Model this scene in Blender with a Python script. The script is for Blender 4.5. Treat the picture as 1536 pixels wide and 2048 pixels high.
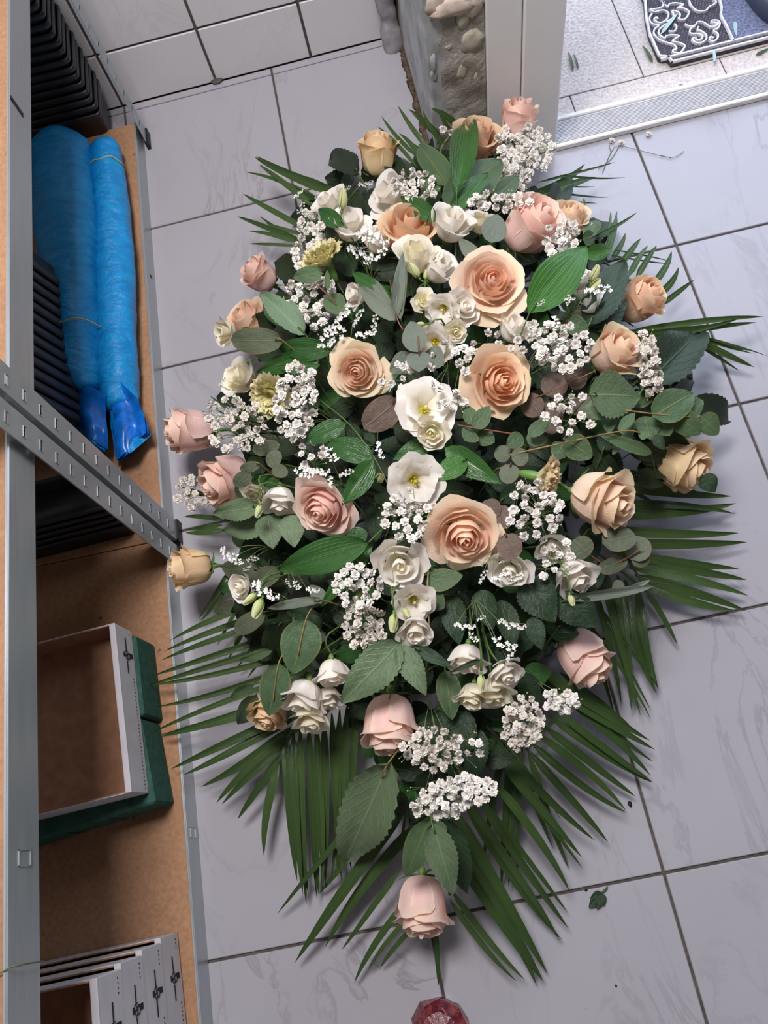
import bpy, math, random
import numpy as np
from mathutils import Matrix, Vector

# ------------------------------------------------------------------ reset
for _o in list(bpy.data.objects):
    bpy.data.objects.remove(_o)
scene = bpy.context.scene
COL = scene.collection
PI = math.pi

# ------------------------------------------------------------------ camera
FPX = 1645.73
CAMP = np.array([0.13211, -1.22701, 1.28525])
CR = np.array([[0.97385123, -0.18309826, -0.13449464],
               [-0.21946922, -0.91119162, -0.348659],
               [-0.05871154, 0.36905943, -0.92754951]])
cam = bpy.data.cameras.new('camera')
cam.sensor_fit = 'HORIZONTAL'
cam.sensor_width = 36.0
cam.lens = FPX / 1536 * 36.0
cam.clip_start = 0.02
camo = bpy.data.objects.new('camera', cam)
COL.objects.link(camo)
camo.matrix_world = Matrix(((CR[0][0], -CR[1][0], -CR[2][0], CAMP[0]),
                            (CR[0][1], -CR[1][1], -CR[2][1], CAMP[1]),
                            (CR[0][2], -CR[1][2], -CR[2][2], CAMP[2]),
                            (0, 0, 0, 1)))
scene.camera = camo

# ------------------------------------------------------------------ world and light
w = bpy.data.worlds.new('overcast_sky')
scene.world = w
w.use_nodes = True
bg = w.node_tree.nodes['Background']
bg.inputs[0].default_value = (0.69, 0.79, 1.0, 1)
bg.inputs[1].default_value = 3.1
lamp = bpy.data.lights.new('ceiling_light', 'AREA')
lamp.shape = 'RECTANGLE'
lamp.size = 0.5
lamp.size_y = 0.5
lamp.energy = 39.0
lamp.color = (1.0, 0.955, 0.965)
lampo = bpy.data.objects.new('ceiling_light', lamp)
COL.objects.link(lampo)
lampo.location = (-0.03, -0.50, 2.2)
scene.view_settings.view_transform = 'Standard'
scene.view_settings.look = 'None'
scene.view_settings.gamma = 1.0
scene.view_settings.use_curve_mapping = False
scene.view_settings.exposure = 0.2

# ------------------------------------------------------------------ helpers
rng = np.random.default_rng(7)
random.seed(7)


def ray(px, py):
    d = np.array([(px - 768) / FPX, (py - 1024) / FPX, 1.0]) @ CR
    return d


def P(px, py, z=0.0):
    d = ray(px, py)
    return CAMP + d * ((z - CAMP[2]) / d[2])


def depth(p):
    return float((np.asarray(p) - CAMP) @ CR[2])


def view_frame(p):
    v = np.asarray(p) - CAMP
    v = v / np.linalg.norm(v)
    r = CR[0] - (CR[0] @ v) * v
    r /= np.linalg.norm(r)
    d = np.cross(v, r)
    return v, r, d


DC = (0.165, -0.70)


def dome(x, y):
    r2 = ((x - DC[0]) / 0.43) ** 2 + ((y - DC[1]) / 0.66) ** 2
    return 0.085 + 0.205 * math.sqrt(max(0.0, 1 - r2))


def PD(px, py, dz=0.0, z=None):
    """point of the bouquet's dome under a pixel"""
    if z is not None:
        return P(px, py, z)
    zz = 0.15
    for _ in range(12):
        q = P(px, py, zz)
        zz = 0.5 * zz + 0.5 * max(0.012, dome(q[0], q[1]) + dz)
    return P(px, py, zz)


def mesh(name, V, F, smooth=True, attrs=None):
    me = bpy.data.meshes.new(name)
    me.from_pydata([tuple(map(float, v)) for v in V], [], [tuple(map(int, f)) for f in F])
    if smooth:
        me.polygons.foreach_set('use_smooth', [True] * len(me.polygons))
    if attrs:
        for k, a in attrs.items():
            at = me.attributes.new(k, 'FLOAT', 'POINT')
            at.data.foreach_set('value', np.asarray(a, dtype=np.float32))
    me.update()
    return me


def add(name, me, mat, parent=None, M=None):
    o = bpy.data.objects.new(name, me)
    COL.objects.link(o)
    if mat is not None and (len(me.materials) == 0):
        me.materials.append(mat)
    if M is None:
        M = Matrix.Identity(4)
    if parent is not None:
        o.parent = parent
        o.matrix_basis = parent_world(parent).inverted() @ M
    else:
        o.matrix_basis = M
    return o


def parent_world(o):
    m = o.matrix_basis.copy()
    while o.parent is not None:
        o = o.parent
        m = o.matrix_basis @ m
    return m


def addm(name, me, mat, parent=None, M=None):
    """mesh shared between several materials: the material sits on the object"""
    if len(me.materials) == 0:
        me.materials.append(None)
    o = add(name, me, None, parent, M)
    o.material_slots[0].link = 'OBJECT'
    o.material_slots[0].material = mat
    return o


def tag(o, label, cat, group=None):
    o['label'] = label
    o['category'] = cat
    if group:
        o['group'] = group
    return o


def thing(name, label, cat, loc=(0, 0, 0), group=None):
    o = bpy.data.objects.new(name, None)
    COL.objects.link(o)
    o.empty_display_size = 0.02
    o.matrix_basis = Matrix.Translation(Vector([float(c) for c in loc]))
    return tag(o, label, cat, group)


def struct(o, kind='structure'):
    o['kind'] = kind
    return o


class MB:
    def __init__(s):
        s.V = []
        s.F = []

    def add(s, V, F):
        b = len(s.V)
        s.V += [tuple(map(float, v)) for v in V]
        s.F += [tuple(b + i for i in f) for f in F]
        return s

    def box(s, lo, hi, M=None):
        x0, y0, z0 = lo
        x1, y1, z1 = hi
        V = [(x0, y0, z0), (x1, y0, z0), (x1, y1, z0), (x0, y1, z0), (x0, y0, z1), (x1, y0, z1), (x1, y1, z1), (x0, y1, z1)]
        if M is not None:
            V = [M @ Vector(v) for v in V]
        return s.add(V, [(0, 3, 2, 1), (4, 5, 6, 7), (0, 1, 5, 4), (1, 2, 6, 5), (2, 3, 7, 6), (3, 0, 4, 7)])

    def bbox(s, lo, hi, b=0.002, M=None):
        """box with chamfered edges"""
        x0, y0, z0 = lo
        x1, y1, z1 = hi
        V = []
        for (x, sx) in ((x0, 1), (x1, -1)):
            for (y, sy) in ((y0, 1), (y1, -1)):
                for (z, sz) in ((z0, 1), (z1, -1)):
                    V += [(x, y + sy * b, z + sz * b), (x + sx * b, y, z + sz * b), (x + sx * b, y + sy * b, z)]
        if M is not None:
            V = [tuple(M @ Vector(v)) for v in V]

        def c(i, j, k, a):
            return (i * 4 + j * 2 + k) * 3 + a
        F = [(c(0, 0, 0, 0), c(0, 0, 1, 0), c(0, 1, 1, 0), c(0, 1, 0, 0)), (c(1, 0, 0, 0), c(1, 1, 0, 0), c(1, 1, 1, 0), c(1, 0, 1, 0)),
             (c(0, 0, 0, 1), c(1, 0, 0, 1), c(1, 0, 1, 1), c(0, 0, 1, 1)), (c(0, 1, 0, 1), c(0, 1, 1, 1), c(1, 1, 1, 1), c(1, 1, 0, 1)),
             (c(0, 0, 0, 2), c(0, 1, 0, 2), c(1, 1, 0, 2), c(1, 0, 0, 2)), (c(0, 0, 1, 2), c(1, 0, 1, 2), c(1, 1, 1, 2), c(0, 1, 1, 2))]
        for j in (0, 1):
            for k in (0, 1):
                F.append((c(0, j, k, 1), c(1, j, k, 1), c(1, j, k, 2), c(0, j, k, 2)))
        for i in (0, 1):
            for k in (0, 1):
                F.append((c(i, 0, k, 0), c(i, 1, k, 0), c(i, 1, k, 2), c(i, 0, k, 2)))
        for i in (0, 1):
            for j in (0, 1):
                F.append((c(i, j, 0, 0), c(i, j, 1, 0), c(i, j, 1, 1), c(i, j, 0, 1)))
        for i in (0, 1):
            for j in (0, 1):
                for k in (0, 1):
                    F.append((c(i, j, k, 0), c(i, j, k, 1), c(i, j, k, 2)))
        return s.add(V, F)

    def tube(s, pts, r, n=6, cap=True):
        pts = [np.array(q, float) for q in pts]
        m = len(pts)
        rs = r if hasattr(r, '__len__') else [r] * m
        b = len(s.V)
        up = None
        for i in range(m):
            t = pts[min(i + 1, m - 1)] - pts[max(i - 1, 0)]
            t = t / (np.linalg.norm(t) + 1e-12)
            if up is None:
                up = np.array([0, 0, 1.0]) if abs(t[2]) < 0.9 else np.array([1.0, 0, 0])
            a = np.cross(t, up)
            a /= np.linalg.norm(a) + 1e-12
            c = np.cross(a, t)
            up = c
            for k in range(n):
                an = 2 * PI * k / n
                q = pts[i] + rs[i] * (math.cos(an) * a + math.sin(an) * c)
                s.V.append(tuple(map(float, q)))
        for i in range(m - 1):
            for k in range(n):
                k2 = (k + 1) % n
                s.F.append((b + i * n + k, b + i * n + k2, b + (i + 1) * n + k2, b + (i + 1) * n + k))
        if cap:
            s.F.append(tuple(b + k for k in range(n - 1, -1, -1)))
            s.F.append(tuple(b + (m - 1) * n + k for k in range(n)))
        return s

    def lathe(s, prof, n=16, M=None):
        b = len(s.V)
        for (r, z) in prof:
            for k in range(n):
                a = 2 * PI * k / n
                v = Vector((r * math.cos(a), r * math.sin(a), z))
                if M is not None:
                    v = M @ v
                s.V.append(tuple(v))
        for i in range(len(prof) - 1):
            for k in range(n):
                k2 = (k + 1) % n
                s.F.append((b + i * n + k, b + i * n + k2, b + (i + 1) * n + k2, b + (i + 1) * n + k))
        return s

    def build(s, name, mat, parent=None, smooth=False, M=None):
        return add(name, mesh(name, s.V, s.F, smooth), mat, parent, M)

    def mesh(s, name, smooth=False):
        return mesh(name, s.V, s.F, smooth)


def spline(pts, n=8):
    pts = [np.array(q, float) for q in pts]
    out = []
    for i in range(len(pts) - 1):
        p0 = pts[max(i - 1, 0)]
        p1 = pts[i]
        p2 = pts[i + 1]
        p3 = pts[min(i + 2, len(pts) - 1)]
        for k in range(n):
            t = k / n
            out.append(0.5 * (2 * p1 + (p2 - p0) * t + (2 * p0 - 5 * p1 + 4 * p2 - p3) * t * t + (3 * p1 - p0 - 3 * p2 + p3) * t ** 3))
    out.append(pts[-1])
    return out


# ------------------------------------------------------------------ materials
class NT:
    def __init__(s, name, rough=0.5, spec=0.5, metal=0.0):
        s.m = bpy.data.materials.new(name)
        s.m.use_nodes = True
        s.t = s.m.node_tree
        s.b = s.t.nodes['Principled BSDF']
        s.out = s.t.nodes['Material Output']
        s.b.inputs['Roughness'].default_value = rough
        s.b.inputs['Specular IOR Level'].default_value = spec
        s.b.inputs['Metallic'].default_value = metal

    def n(s, kind, **kw):
        nd = s.t.nodes.new(kind)
        for k, v in kw.items():
            if k in nd.inputs:
                nd.inputs[k].default_value = v
            else:
                setattr(nd, k, v)
        return nd

    def l(s, a, b):
        s.t.links.new(a, b)

    def ramp(s, fac, stops, mode='LINEAR'):
        r = s.n('ShaderNodeValToRGB')
        r.color_ramp.interpolation = mode
        e = r.color_ramp.elements
        while len(e) < len(stops):
            e.new(0.5)
        for i, (p, c) in enumerate(stops):
            e[i].position = p
            e[i].color = (*c, 1) if len(c) == 3 else c
        s.l(fac, r.inputs[0])
        return r.outputs[0]

    def mix(s, fac, a, b, mode='MIX'):
        m = s.n('ShaderNodeMix', data_type='RGBA', blend_type=mode)
        for sock, v in ((m.inputs[0], fac), (m.inputs[6], a), (m.inputs[7], b)):
            if hasattr(v, 'node'):
                s.l(v, sock)
            elif isinstance(v, (int, float)):
                sock.default_value = v
            else:
                sock.default_value = (*v, 1) if len(v) == 3 else v
        return m.outputs[2]

    def math(s, op, a, b=0.0, clamp=False):
        m = s.n('ShaderNodeMath', operation=op)
        m.use_clamp = clamp
        for sock, v in ((m.inputs[0], a), (m.inputs[1], b)):
            if hasattr(v, 'node'):
                s.l(v, sock)
            else:
                sock.default_value = v
        return m.outputs[0]

    def coord(s, kind='Object'):
        return s.n('ShaderNodeTexCoord').outputs[kind]

    def noise(s, vec, scale, detail=3.0, rough=0.5, dist=0.0):
        nd = s.n('ShaderNodeTexNoise')
        nd.inputs['Scale'].default_value = scale
        nd.inputs['Detail'].default_value = detail
        nd.inputs['Roughness'].default_value = rough
        nd.inputs['Distortion'].default_value = dist
        if vec is not None:
            s.l(vec, nd.inputs['Vector'])
        return nd.outputs[0]

    def attr(s, name):
        return s.n('ShaderNodeAttribute', attribute_name=name).outputs['Fac']

    def rnd(s):
        return s.n('ShaderNodeObjectInfo').outputs['Random']

    def base(s, v):
        if hasattr(v, 'node'):
            s.l(v, s.b.inputs['Base Color'])
        else:
            s.b.inputs['Base Color'].default_value = (*v, 1)
        s.col = v
        return s

    def bump(s, h, strength=0.2, dist=0.002):
        b = s.n('ShaderNodeBump')
        b.inputs['Strength'].default_value = strength
        b.inputs['Distance'].default_value = dist
        s.l(h, b.inputs['Height'])
        s.l(b.outputs[0], s.b.inputs['Normal'])
        return s

    def rough(s, v):
        s.l(v, s.b.inputs['Roughness'])
        return s

    def translucent(s, fac, tint=(1, 1, 1)):
        tr = s.n('ShaderNodeBsdfTranslucent')
        if hasattr(s.col, 'node'):
            c = s.mix(1.0, s.col, tint, 'MULTIPLY')
            s.l(c, tr.inputs[0])
        else:
            tr.inputs[0].default_value = (s.col[0] * tint[0], s.col[1] * tint[1], s.col[2] * tint[2], 1)
        mx = s.n('ShaderNodeMixShader')
        mx.inputs[0].default_value = fac
        s.l(s.b.outputs[0], mx.inputs[1])
        s.l(tr.outputs[0], mx.inputs[2])
        s.l(mx.outputs[0], s.out.inputs[0])
        return s


def plain(name, col, rough=0.5, spec=0.4, metal=0.0, var=0.06, scale=40, bump=0.0):
    t = NT(name, rough, spec, metal)
    c = t.coord()
    n = t.noise(c, scale, 4)
    lo = tuple(x * (1 - var * 2) for x in col)
    hi = tuple(min(1, x * (1 + var * 2)) for x in col)
    t.base(t.ramp(n, [(0.3, lo), (0.7, hi)]))
    if bump:
        t.bump(n, bump, 0.002)
    return t.m


def marble(name, base=(0.385, 0.375, 0.41), vein=(0.20, 0.19, 0.21), rough=0.16):
    t = NT(name, rough, 0.5)
    g = t.n('ShaderNodeNewGeometry').outputs['Position']
    mp = t.n('ShaderNodeVectorMath', operation='MULTIPLY_ADD')
    t.l(t.rnd(), mp.inputs[0])
    mp.inputs[1].default_value = (7.3, 3.1, 5.7)
    t.l(g, mp.inputs[2])
    rot = t.n('ShaderNodeMapping')
    rot.inputs['Rotation'].default_value = (0, 0, 0.9)
    rot.inputs['Scale'].default_value = (1.0, 0.45, 1.0)
    t.l(mp.outputs[0], rot.inputs[0])
    n1 = t.noise(rot.outputs[0], 5.0, 6, 0.6, 1.6)
    v = t.ramp(n1, [(0.455, (0, 0, 0)), (0.487, (1, 1, 1)), (0.50, (0, 0, 0))])
    n2 = t.noise(mp.outputs[0], 3.0, 3, 0.5)
    v2 = t.math('MULTIPLY', v, t.ramp(n2, [(0.40, (0, 0, 0)), (0.70, (0.62, 0.62, 0.62))]))
    c = t.mix(t.ramp(t.noise(g, 6, 5), [(0.3, (0, 0, 0)), (0.75, (0.35, 0.35, 0.35))]), base, tuple(x * 0.86 for x in base))
    c = t.mix(v2, c, vein)
    sp = t.ramp(t.noise(g, 90, 2), [(0.76, (0, 0, 0)), (0.8, (0.5, 0.5, 0.5))])
    c = t.mix(sp, c, (0.25, 0.22, 0.2))
    t.base(c)
    t.rough(t.ramp(t.noise(g, 14, 3), [(0.3, (rough, rough, rough)), (0.8, (rough + 0.12,) * 3)]))
    t.bump(t.noise(g, 30, 2), 0.03, 0.002)
    return t.m


M_TILE = marble('marble_tile')
M_WALLTILE = marble('wall_tile_glaze', (0.69, 0.685, 0.70), (0.56, 0.55, 0.56), 0.3)
M_GROUT = plain('grout', (0.10, 0.085, 0.075), 0.9, 0.1, var=0.15, scale=60)
M_PAINT = plain('wall_paint', (0.42, 0.40, 0.38), 0.8, 0.2, var=0.03, scale=8)
M_PVC = plain('door_frame_plastic', (0.82, 0.81, 0.80), 0.35, 0.4, var=0.01, scale=12)
M_ALU = plain('ribbed_aluminium', (0.50, 0.49, 0.50), 0.5, 0.4, 0.25, var=0.05, scale=60)
M_ALUW = plain('white_strip', (0.78, 0.76, 0.74), 0.5, 0.4, var=0.06, scale=50)


def galvanised(name='galvanised_steel'):
    t = NT(name, 0.34, 0.5, 0.6)
    c = t.coord()
    mp = t.n('ShaderNodeMapping')
    mp.inputs['Scale'].default_value = (60, 3, 60)
    t.l(c, mp.inputs[0])
    n = t.noise(mp.outputs[0], 3, 5)
    n2 = t.noise(c, 9, 4)
    t.base(t.mix(n2, t.ramp(n, [(0.3, (0.40, 0.44, 0.46)), (0.7, (0.52, 0.56, 0.58))]), (0.46, 0.50, 0.53)))
    t.rough(t.ramp(n, [(0.2, (0.27,) * 3), (0.8, (0.42,) * 3)]))
    t.bump(n, 0.04, 0.001)
    return t.m


M_GALV = galvanised()


def fibreboard():
    t = NT('fibreboard', 0.8, 0.2)
    g = t.coord()
    n = t.noise(g, 160, 3)
    n2 = t.noise(g, 6, 4)
    c = t.ramp(n, [(0.3, (0.34, 0.185, 0.10)), (0.7, (0.44, 0.25, 0.145))])
    c = t.mix(t.ramp(n2, [(0.45, (0, 0, 0)), (0.8, (0.5, 0.5, 0.5))]), c, (0.22, 0.12, 0.07))
    sp = t.ramp(t.noise(g, 45, 2), [(0.72, (0, 0, 0)), (0.76, (0.8, 0.8, 0.8))])
    t.base(t.mix(sp, c, (0.1, 0.06, 0.04)))
    t.bump(n, 0.1, 0.001)
    return t.m


M_BOARD = fibreboard()
M_BLACK = plain('black_plastic', (0.030, 0.034, 0.042), 0.38, 0.5, var=0.15, scale=30)
M_FOOT = plain('black_foot_plastic', (0.012, 0.012, 0.013), 0.5, 0.3)
M_BAND = plain('rubber_band', (0.55, 0.42, 0.2), 0.6, 0.3)
M_FOAM = plain('green_floral_foam', (0.045, 0.115, 0.09), 0.95, 0.1, var=0.1, scale=90, bump=0.2)
M_CARDW = plain('white_printed_card', (0.60, 0.58, 0.61), 0.7, 0.2, var=0.03, scale=30)
M_CARDB = plain('brown_card', (0.36, 0.19, 0.115), 0.85, 0.15, var=0.08, scale=60)
M_INK = plain('black_ink', (0.02, 0.02, 0.022), 0.7, 0.2)
M_INKG = plain('grey_ink', (0.28, 0.27, 0.28), 0.7, 0.2)


def blue_film():
    t = NT('blue_plastic_film', 0.28, 0.5)
    c = t.coord()
    mp = t.n('ShaderNodeMapping')
    mp.inputs['Scale'].default_value = (14, 34, 14)
    t.l(c, mp.inputs[0])
    n = t.noise(mp.outputs[0], 1.6, 6, 0.6, 0.8)
    n2 = t.noise(c, 30, 5, 0.6, 1.5)
    t.base(t.mix(t.ramp(n, [(0.3, (0, 0, 0)), (0.7, (1, 1, 1))]), (0.006, 0.27, 0.74), (0.012, 0.42, 0.92)))
    h = t.math('ADD', n, t.math('MULTIPLY', n2, 0.5))
    t.bump(h, 0.75, 0.008)
    t.translucent(0.12)
    return t.m


M_BLUE = blue_film()
M_DBLUE = plain('deep_blue_film', (0.005, 0.15, 0.60), 0.3, 0.5, var=0.2, scale=50, bump=0.4)


def plaster():
    t = NT('broken_plaster', 0.95, 0.1)
    g = t.coord()
    n = t.noise(g, 14, 6, 0.6)
    n2 = t.noise(g, 55, 5, 0.65)
    c = t.ramp(n, [(0.3, (0.24, 0.215, 0.19)), (0.48, (0.38, 0.345, 0.31)), (0.58, (0.44, 0.41, 0.37)), (0.72, (0.29, 0.265, 0.245))])
    c = t.mix(t.ramp(n2, [(0.55, (0, 0, 0)), (0.75, (0.7, 0.7, 0.7))]), c, (0.20, 0.175, 0.155))
    t.base(c)
    t.bump(t.math('ADD', n, n2), 0.6, 0.006)
    return t.m


M_PLASTER = plaster()
M_PLBEIGE = plain('beige_render', (0.60, 0.50, 0.42), 0.95, 0.1, var=0.12, scale=60, bump=0.5)
M_PLPALE = plain('pale_plaster_lump', (0.46, 0.42, 0.34), 0.95, 0.1, var=0.12, scale=70, bump=0.4)
M_PLGREY = plain('grey_painted_plaster', (0.44, 0.455, 0.47), 0.8, 0.2, var=0.12, scale=30, bump=0.3)
M_DIRT = plain('brown_dirt_crust', (0.10, 0.07, 0.05), 0.95, 0.1, var=0.3, scale=80, bump=0.6)
M_LUMP = plain('grey_mortar', (0.33, 0.315, 0.33), 0.95, 0.1, var=0.12, scale=50, bump=0.5)


def terrace():
    t = NT('rough_terrace_stone', 0.85, 0.3)
    g = t.n('ShaderNodeNewGeometry').outputs['Position']
    n = t.noise(g, 170, 4, 0.6)
    n2 = t.noise(g, 12, 3)
    t.base(t.mix(t.ramp(n2, [(0.35, (0, 0, 0)), (0.7, (0.5, 0.5, 0.5))]), t.ramp(n, [(0.3, (0.46, 0.395, 0.37)), (0.6, (0.72, 0.65, 0.615))]), (0.64, 0.56, 0.505)))
    t.bump(n, 0.9, 0.004)
    return t.m


M_TERR = terrace()
M_RUBBER = plain('black_rubber', (0.035, 0.032, 0.045), 0.6, 0.4, var=0.2, scale=80)
M_RUBW = plain('worn_pale_rubber', (0.72, 0.70, 0.72), 0.55, 0.4, var=0.12, scale=90)
M_MATBLUE = plain('blue_grey_ribbed_pile', (0.17, 0.185, 0.28), 0.9, 0.2, var=0.25, scale=200, bump=0.7)
M_SHOE = plain('navy_rubber', (0.045, 0.055, 0.085), 0.45, 0.4, var=0.1)
M_SKIN = plain('skin', (0.52, 0.27, 0.20), 0.5, 0.3, var=0.06)


def petal_mat(name, inner, outer, tip, base, transl=0.3):
    t = NT(name, 0.55, 0.25)
    pv = t.attr('pv')
    pl = t.attr('pl')
    pe = t.attr('pe')
    c = t.mix(pl, inner, outer)
    c = t.mix(t.ramp(pv, [(0.0, (1, 1, 1)), (0.45, (0, 0, 0))]), c, base)
    n = t.noise(t.coord(), 3.0, 4)
    e = t.math('MULTIPLY', t.math('ADD', t.math('MULTIPLY', n, 0.6), 0.62), pe)
    c = t.mix(t.math('POWER', e, 2.2, True), c, tip)
    hv = t.n('ShaderNodeHueSaturation')
    t.l(t.math('ADD', t.math('MULTIPLY', t.rnd(), 0.22), 0.88), hv.inputs['Value'])
    t.l(t.math('ADD', t.math('MULTIPLY', t.rnd(), 0.016), 0.492), hv.inputs['Hue'])
    t.l(c, hv.inputs['Color'])
    t.base(hv.outputs[0])
    fv = t.n('ShaderNodeTexWave')
    fv.inputs['Scale'].default_value = 6
    fv.inputs['Distortion'].default_value = 6
    t.l(t.coord(), fv.inputs['Vector'])
    t.bump(t.math('ADD', n, t.math('MULTIPLY', fv.outputs[1], 0.15)), 0.12, 0.01)
    t.translucent(transl, (1.0, 0.93, 0.85))
    return t.m


M_ROSE = {
    'peach': petal_mat('peach_petal', (0.97, 0.62, 0.50), (0.96, 0.74, 0.59), (0.96, 0.83, 0.60), (0.94, 0.74, 0.48)),
    'pink': petal_mat('pink_petal', (0.96, 0.60, 0.53), (0.96, 0.70, 0.65), (0.96, 0.81, 0.67), (0.94, 0.73, 0.58)),
    'orange': petal_mat('orange_petal', (0.97, 0.59, 0.42), (0.96, 0.70, 0.51), (0.96, 0.80, 0.54), (0.94, 0.71, 0.43)),
    'yellow': petal_mat('yellow_petal', (0.95, 0.66, 0.46), (0.91, 0.71, 0.42), (0.94, 0.78, 0.52), (0.80, 0.66, 0.32)),
    'cream': petal_mat('cream_petal', (0.96, 0.64, 0.54), (0.95, 0.77, 0.62), (0.90, 0.80, 0.52), (0.88, 0.76, 0.45)),
}
M_WHITE = petal_mat('white_petal', (0.96, 0.92, 0.82), (0.96, 0.925, 0.87), (0.97, 0.95, 0.92), (0.80, 0.80, 0.55), 0.32)
M_IVORY = petal_mat('ivory_petal', (0.94, 0.89, 0.64), (0.95, 0.91, 0.77), (0.96, 0.93, 0.83), (0.72, 0.76, 0.42), 0.32)
M_CARN = petal_mat('pale_yellow_petal', (0.82, 0.78, 0.38), (0.85, 0.80, 0.46), (0.88, 0.80, 0.50), (0.66, 0.68, 0.26), 0.3)
M_CARNR = petal_mat('cream_red_edged_petal', (0.75, 0.66, 0.33), (0.90, 0.84, 0.58), (0.86, 0.68, 0.50), (0.74, 0.74, 0.36), 0.3)
M_GYP = plain('white_floret', (0.82, 0.785, 0.73), 0.7, 0.2, var=0.06, scale=300)
M_GYPS = plain('dull_white_floret', (0.72, 0.67, 0.60), 0.7, 0.2, var=0.08, scale=300)
M_LIM = plain('limonium_white', (0.86, 0.83, 0.80), 0.7, 0.2, var=0.1, scale=300)
M_EYE = plain('yellow_green_eye', (0.42, 0.40, 0.03), 0.5, 0.4, var=0.3, scale=120)
M_STAMEN = plain('golden_stamen', (0.75, 0.45, 0.02), 0.6, 0.3)
M_CALYX = plain('calyx_green', (0.13, 0.26, 0.06), 0.45, 0.4, var=0.15)
M_BUD = petal_mat('green_bud_petal', (0.62, 0.68, 0.30), (0.66, 0.70, 0.36), (0.80, 0.80, 0.55), (0.35, 0.50, 0.14), 0.25)
M_STEM = plain('green_stem', (0.085, 0.15, 0.04), 0.5, 0.4, var=0.15)
M_PSTEM = plain('pale_green_stem', (0.17, 0.23, 0.08), 0.5, 0.4, var=0.15)
M_RSTEM = plain('red_brown_stem', (0.19, 0.075, 0.045), 0.5, 0.4, var=0.15)
M_OSTEM = plain('ochre_stem', (0.27, 0.18, 0.06), 0.5, 0.4, var=0.15)


def leaf_mat(name, dark, light, rough=0.45, veins='pinnate', vein_col=None, edge=None, transl=0.15, vs=0.5):
    t = NT(name, rough, 0.36)
    lu = t.attr('lu')
    lv = t.attr('lv')
    al = t.math('ABSOLUTE', lv)
    n = t.noise(t.coord(), 6, 4, 0.6)
    c = t.mix(t.math('ADD', t.math('MULTIPLY', n, 0.7), t.math('MULTIPLY', t.rnd(), 0.4)), dark, light)
    vc = vein_col or tuple(min(1, x * 1.7 + 0.02) for x in light)
    mid = t.ramp(al, [(0.0, (1, 1, 1)), (0.07, (0, 0, 0))])
    if veins == 'pinnate':
        s = t.math('SUBTRACT', t.math('MULTIPLY', lu, 9.0), t.math('MULTIPLY', al, 2.6))
        fr = t.math('ABSOLUTE', t.math('SUBTRACT', t.math('FRACT', s), 0.5))
        vv = t.ramp(fr, [(0.0, (1, 1, 1)), (0.09, (0, 0, 0))])
        vein = t.math('MAXIMUM', mid, t.math('MULTIPLY', vv, 0.6))
    elif veins == 'parallel':
        fr = t.math('ABSOLUTE', t.math('SUBTRACT', t.math('FRACT', t.math('MULTIPLY', lv, 5.0)), 0.5))
        vv = t.ramp(fr, [(0.0, (1, 1, 1)), (0.2, (0, 0, 0))])
        vein = t.math('MAXIMUM', t.math('MULTIPLY', mid, 0.7), t.math('MULTIPLY', vv, 0.45))
    else:
        vein = mid
    c = t.mix(t.math('MULTIPLY', vein, vs), c, vc)
    if edge:
        c = t.mix(t.ramp(al, [(0.9, (0, 0, 0)), (0.99, (1, 1, 1))]), c, edge)
    t.base(c)
    t.bump(t.math('SUBTRACT', t.math('MULTIPLY', n, 0.5), t.math('MULTIPLY', vein, 0.6)), 0.3, 0.02)
    t.translucent(transl, (0.9, 1.0, 0.5))
    return t.m


M_LEAF = {
    'G': leaf_mat('glossy_ruscus_leaf', (0.016, 0.062, 0.018), (0.055, 0.155, 0.035), 0.26, 'parallel', vs=0.35),
    'B': leaf_mat('bright_ruscus_leaf', (0.035, 0.125, 0.022), (0.07, 0.20, 0.03), 0.36, 'parallel', vs=0.3),
    'E': leaf_mat('eucalyptus_leaf', (0.075, 0.095, 0.060), (0.140, 0.170, 0.105), 0.5, 'mid', (0.26, 0.20, 0.10), (0.22, 0.12, 0.06)),
    'Y': leaf_mat('green_eucalyptus_leaf', (0.055, 0.105, 0.05), (0.10, 0.17, 0.08), 0.5, 'mid', (0.32, 0.26, 0.06), (0.20, 0.20, 0.06)),
    'U': leaf_mat('purplish_eucalyptus_leaf', (0.095, 0.062, 0.050), (0.16, 0.115, 0.09), 0.55, 'mid', (0.20, 0.10, 0.06), (0.22, 0.10, 0.06)),
    'W': leaf_mat('grey_eucalyptus_leaf', (0.115, 0.145, 0.115), (0.19, 0.23, 0.18), 0.55, 'mid', (0.28, 0.25, 0.15), (0.2, 0.15, 0.08)),
    'S': leaf_mat('serrate_rose_leaf', (0.095, 0.150, 0.080), (0.165, 0.235, 0.125), 0.45, 'pinnate', vs=0.5),
    'L': leaf_mat('pale_rose_leaf', (0.13, 0.20, 0.13), (0.20, 0.29, 0.18), 0.5, 'pinnate', vs=0.45),
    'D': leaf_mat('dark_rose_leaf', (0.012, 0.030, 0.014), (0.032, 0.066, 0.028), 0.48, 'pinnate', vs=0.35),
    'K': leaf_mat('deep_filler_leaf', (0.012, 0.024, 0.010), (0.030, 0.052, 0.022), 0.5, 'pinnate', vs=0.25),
    'P': leaf_mat('palm_leaflet', (0.025, 0.056, 0.017), (0.068, 0.120, 0.034), 0.26, 'parallel', vs=0.3),
    'Q': leaf_mat('palm_leaflet_painted_glint', (0.03, 0.075, 0.025), (0.06, 0.12, 0.035), 0.33, 'mid', (0.36, 0.42, 0.27), vs=0.9),  # pale stripe down the middle is a reflection put into the leaf colour
}

# ------------------------------------------------------------------ setting
T = 0.33333


def PY(px, py, Y):
    d = ray(px, py)
    return CAMP + d * ((Y - CAMP[1]) / d[1])


def PXp(px, py, X):
    d = ray(px, py)
    return CAMP + d * ((X - CAMP[0]) / d[0])


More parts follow.
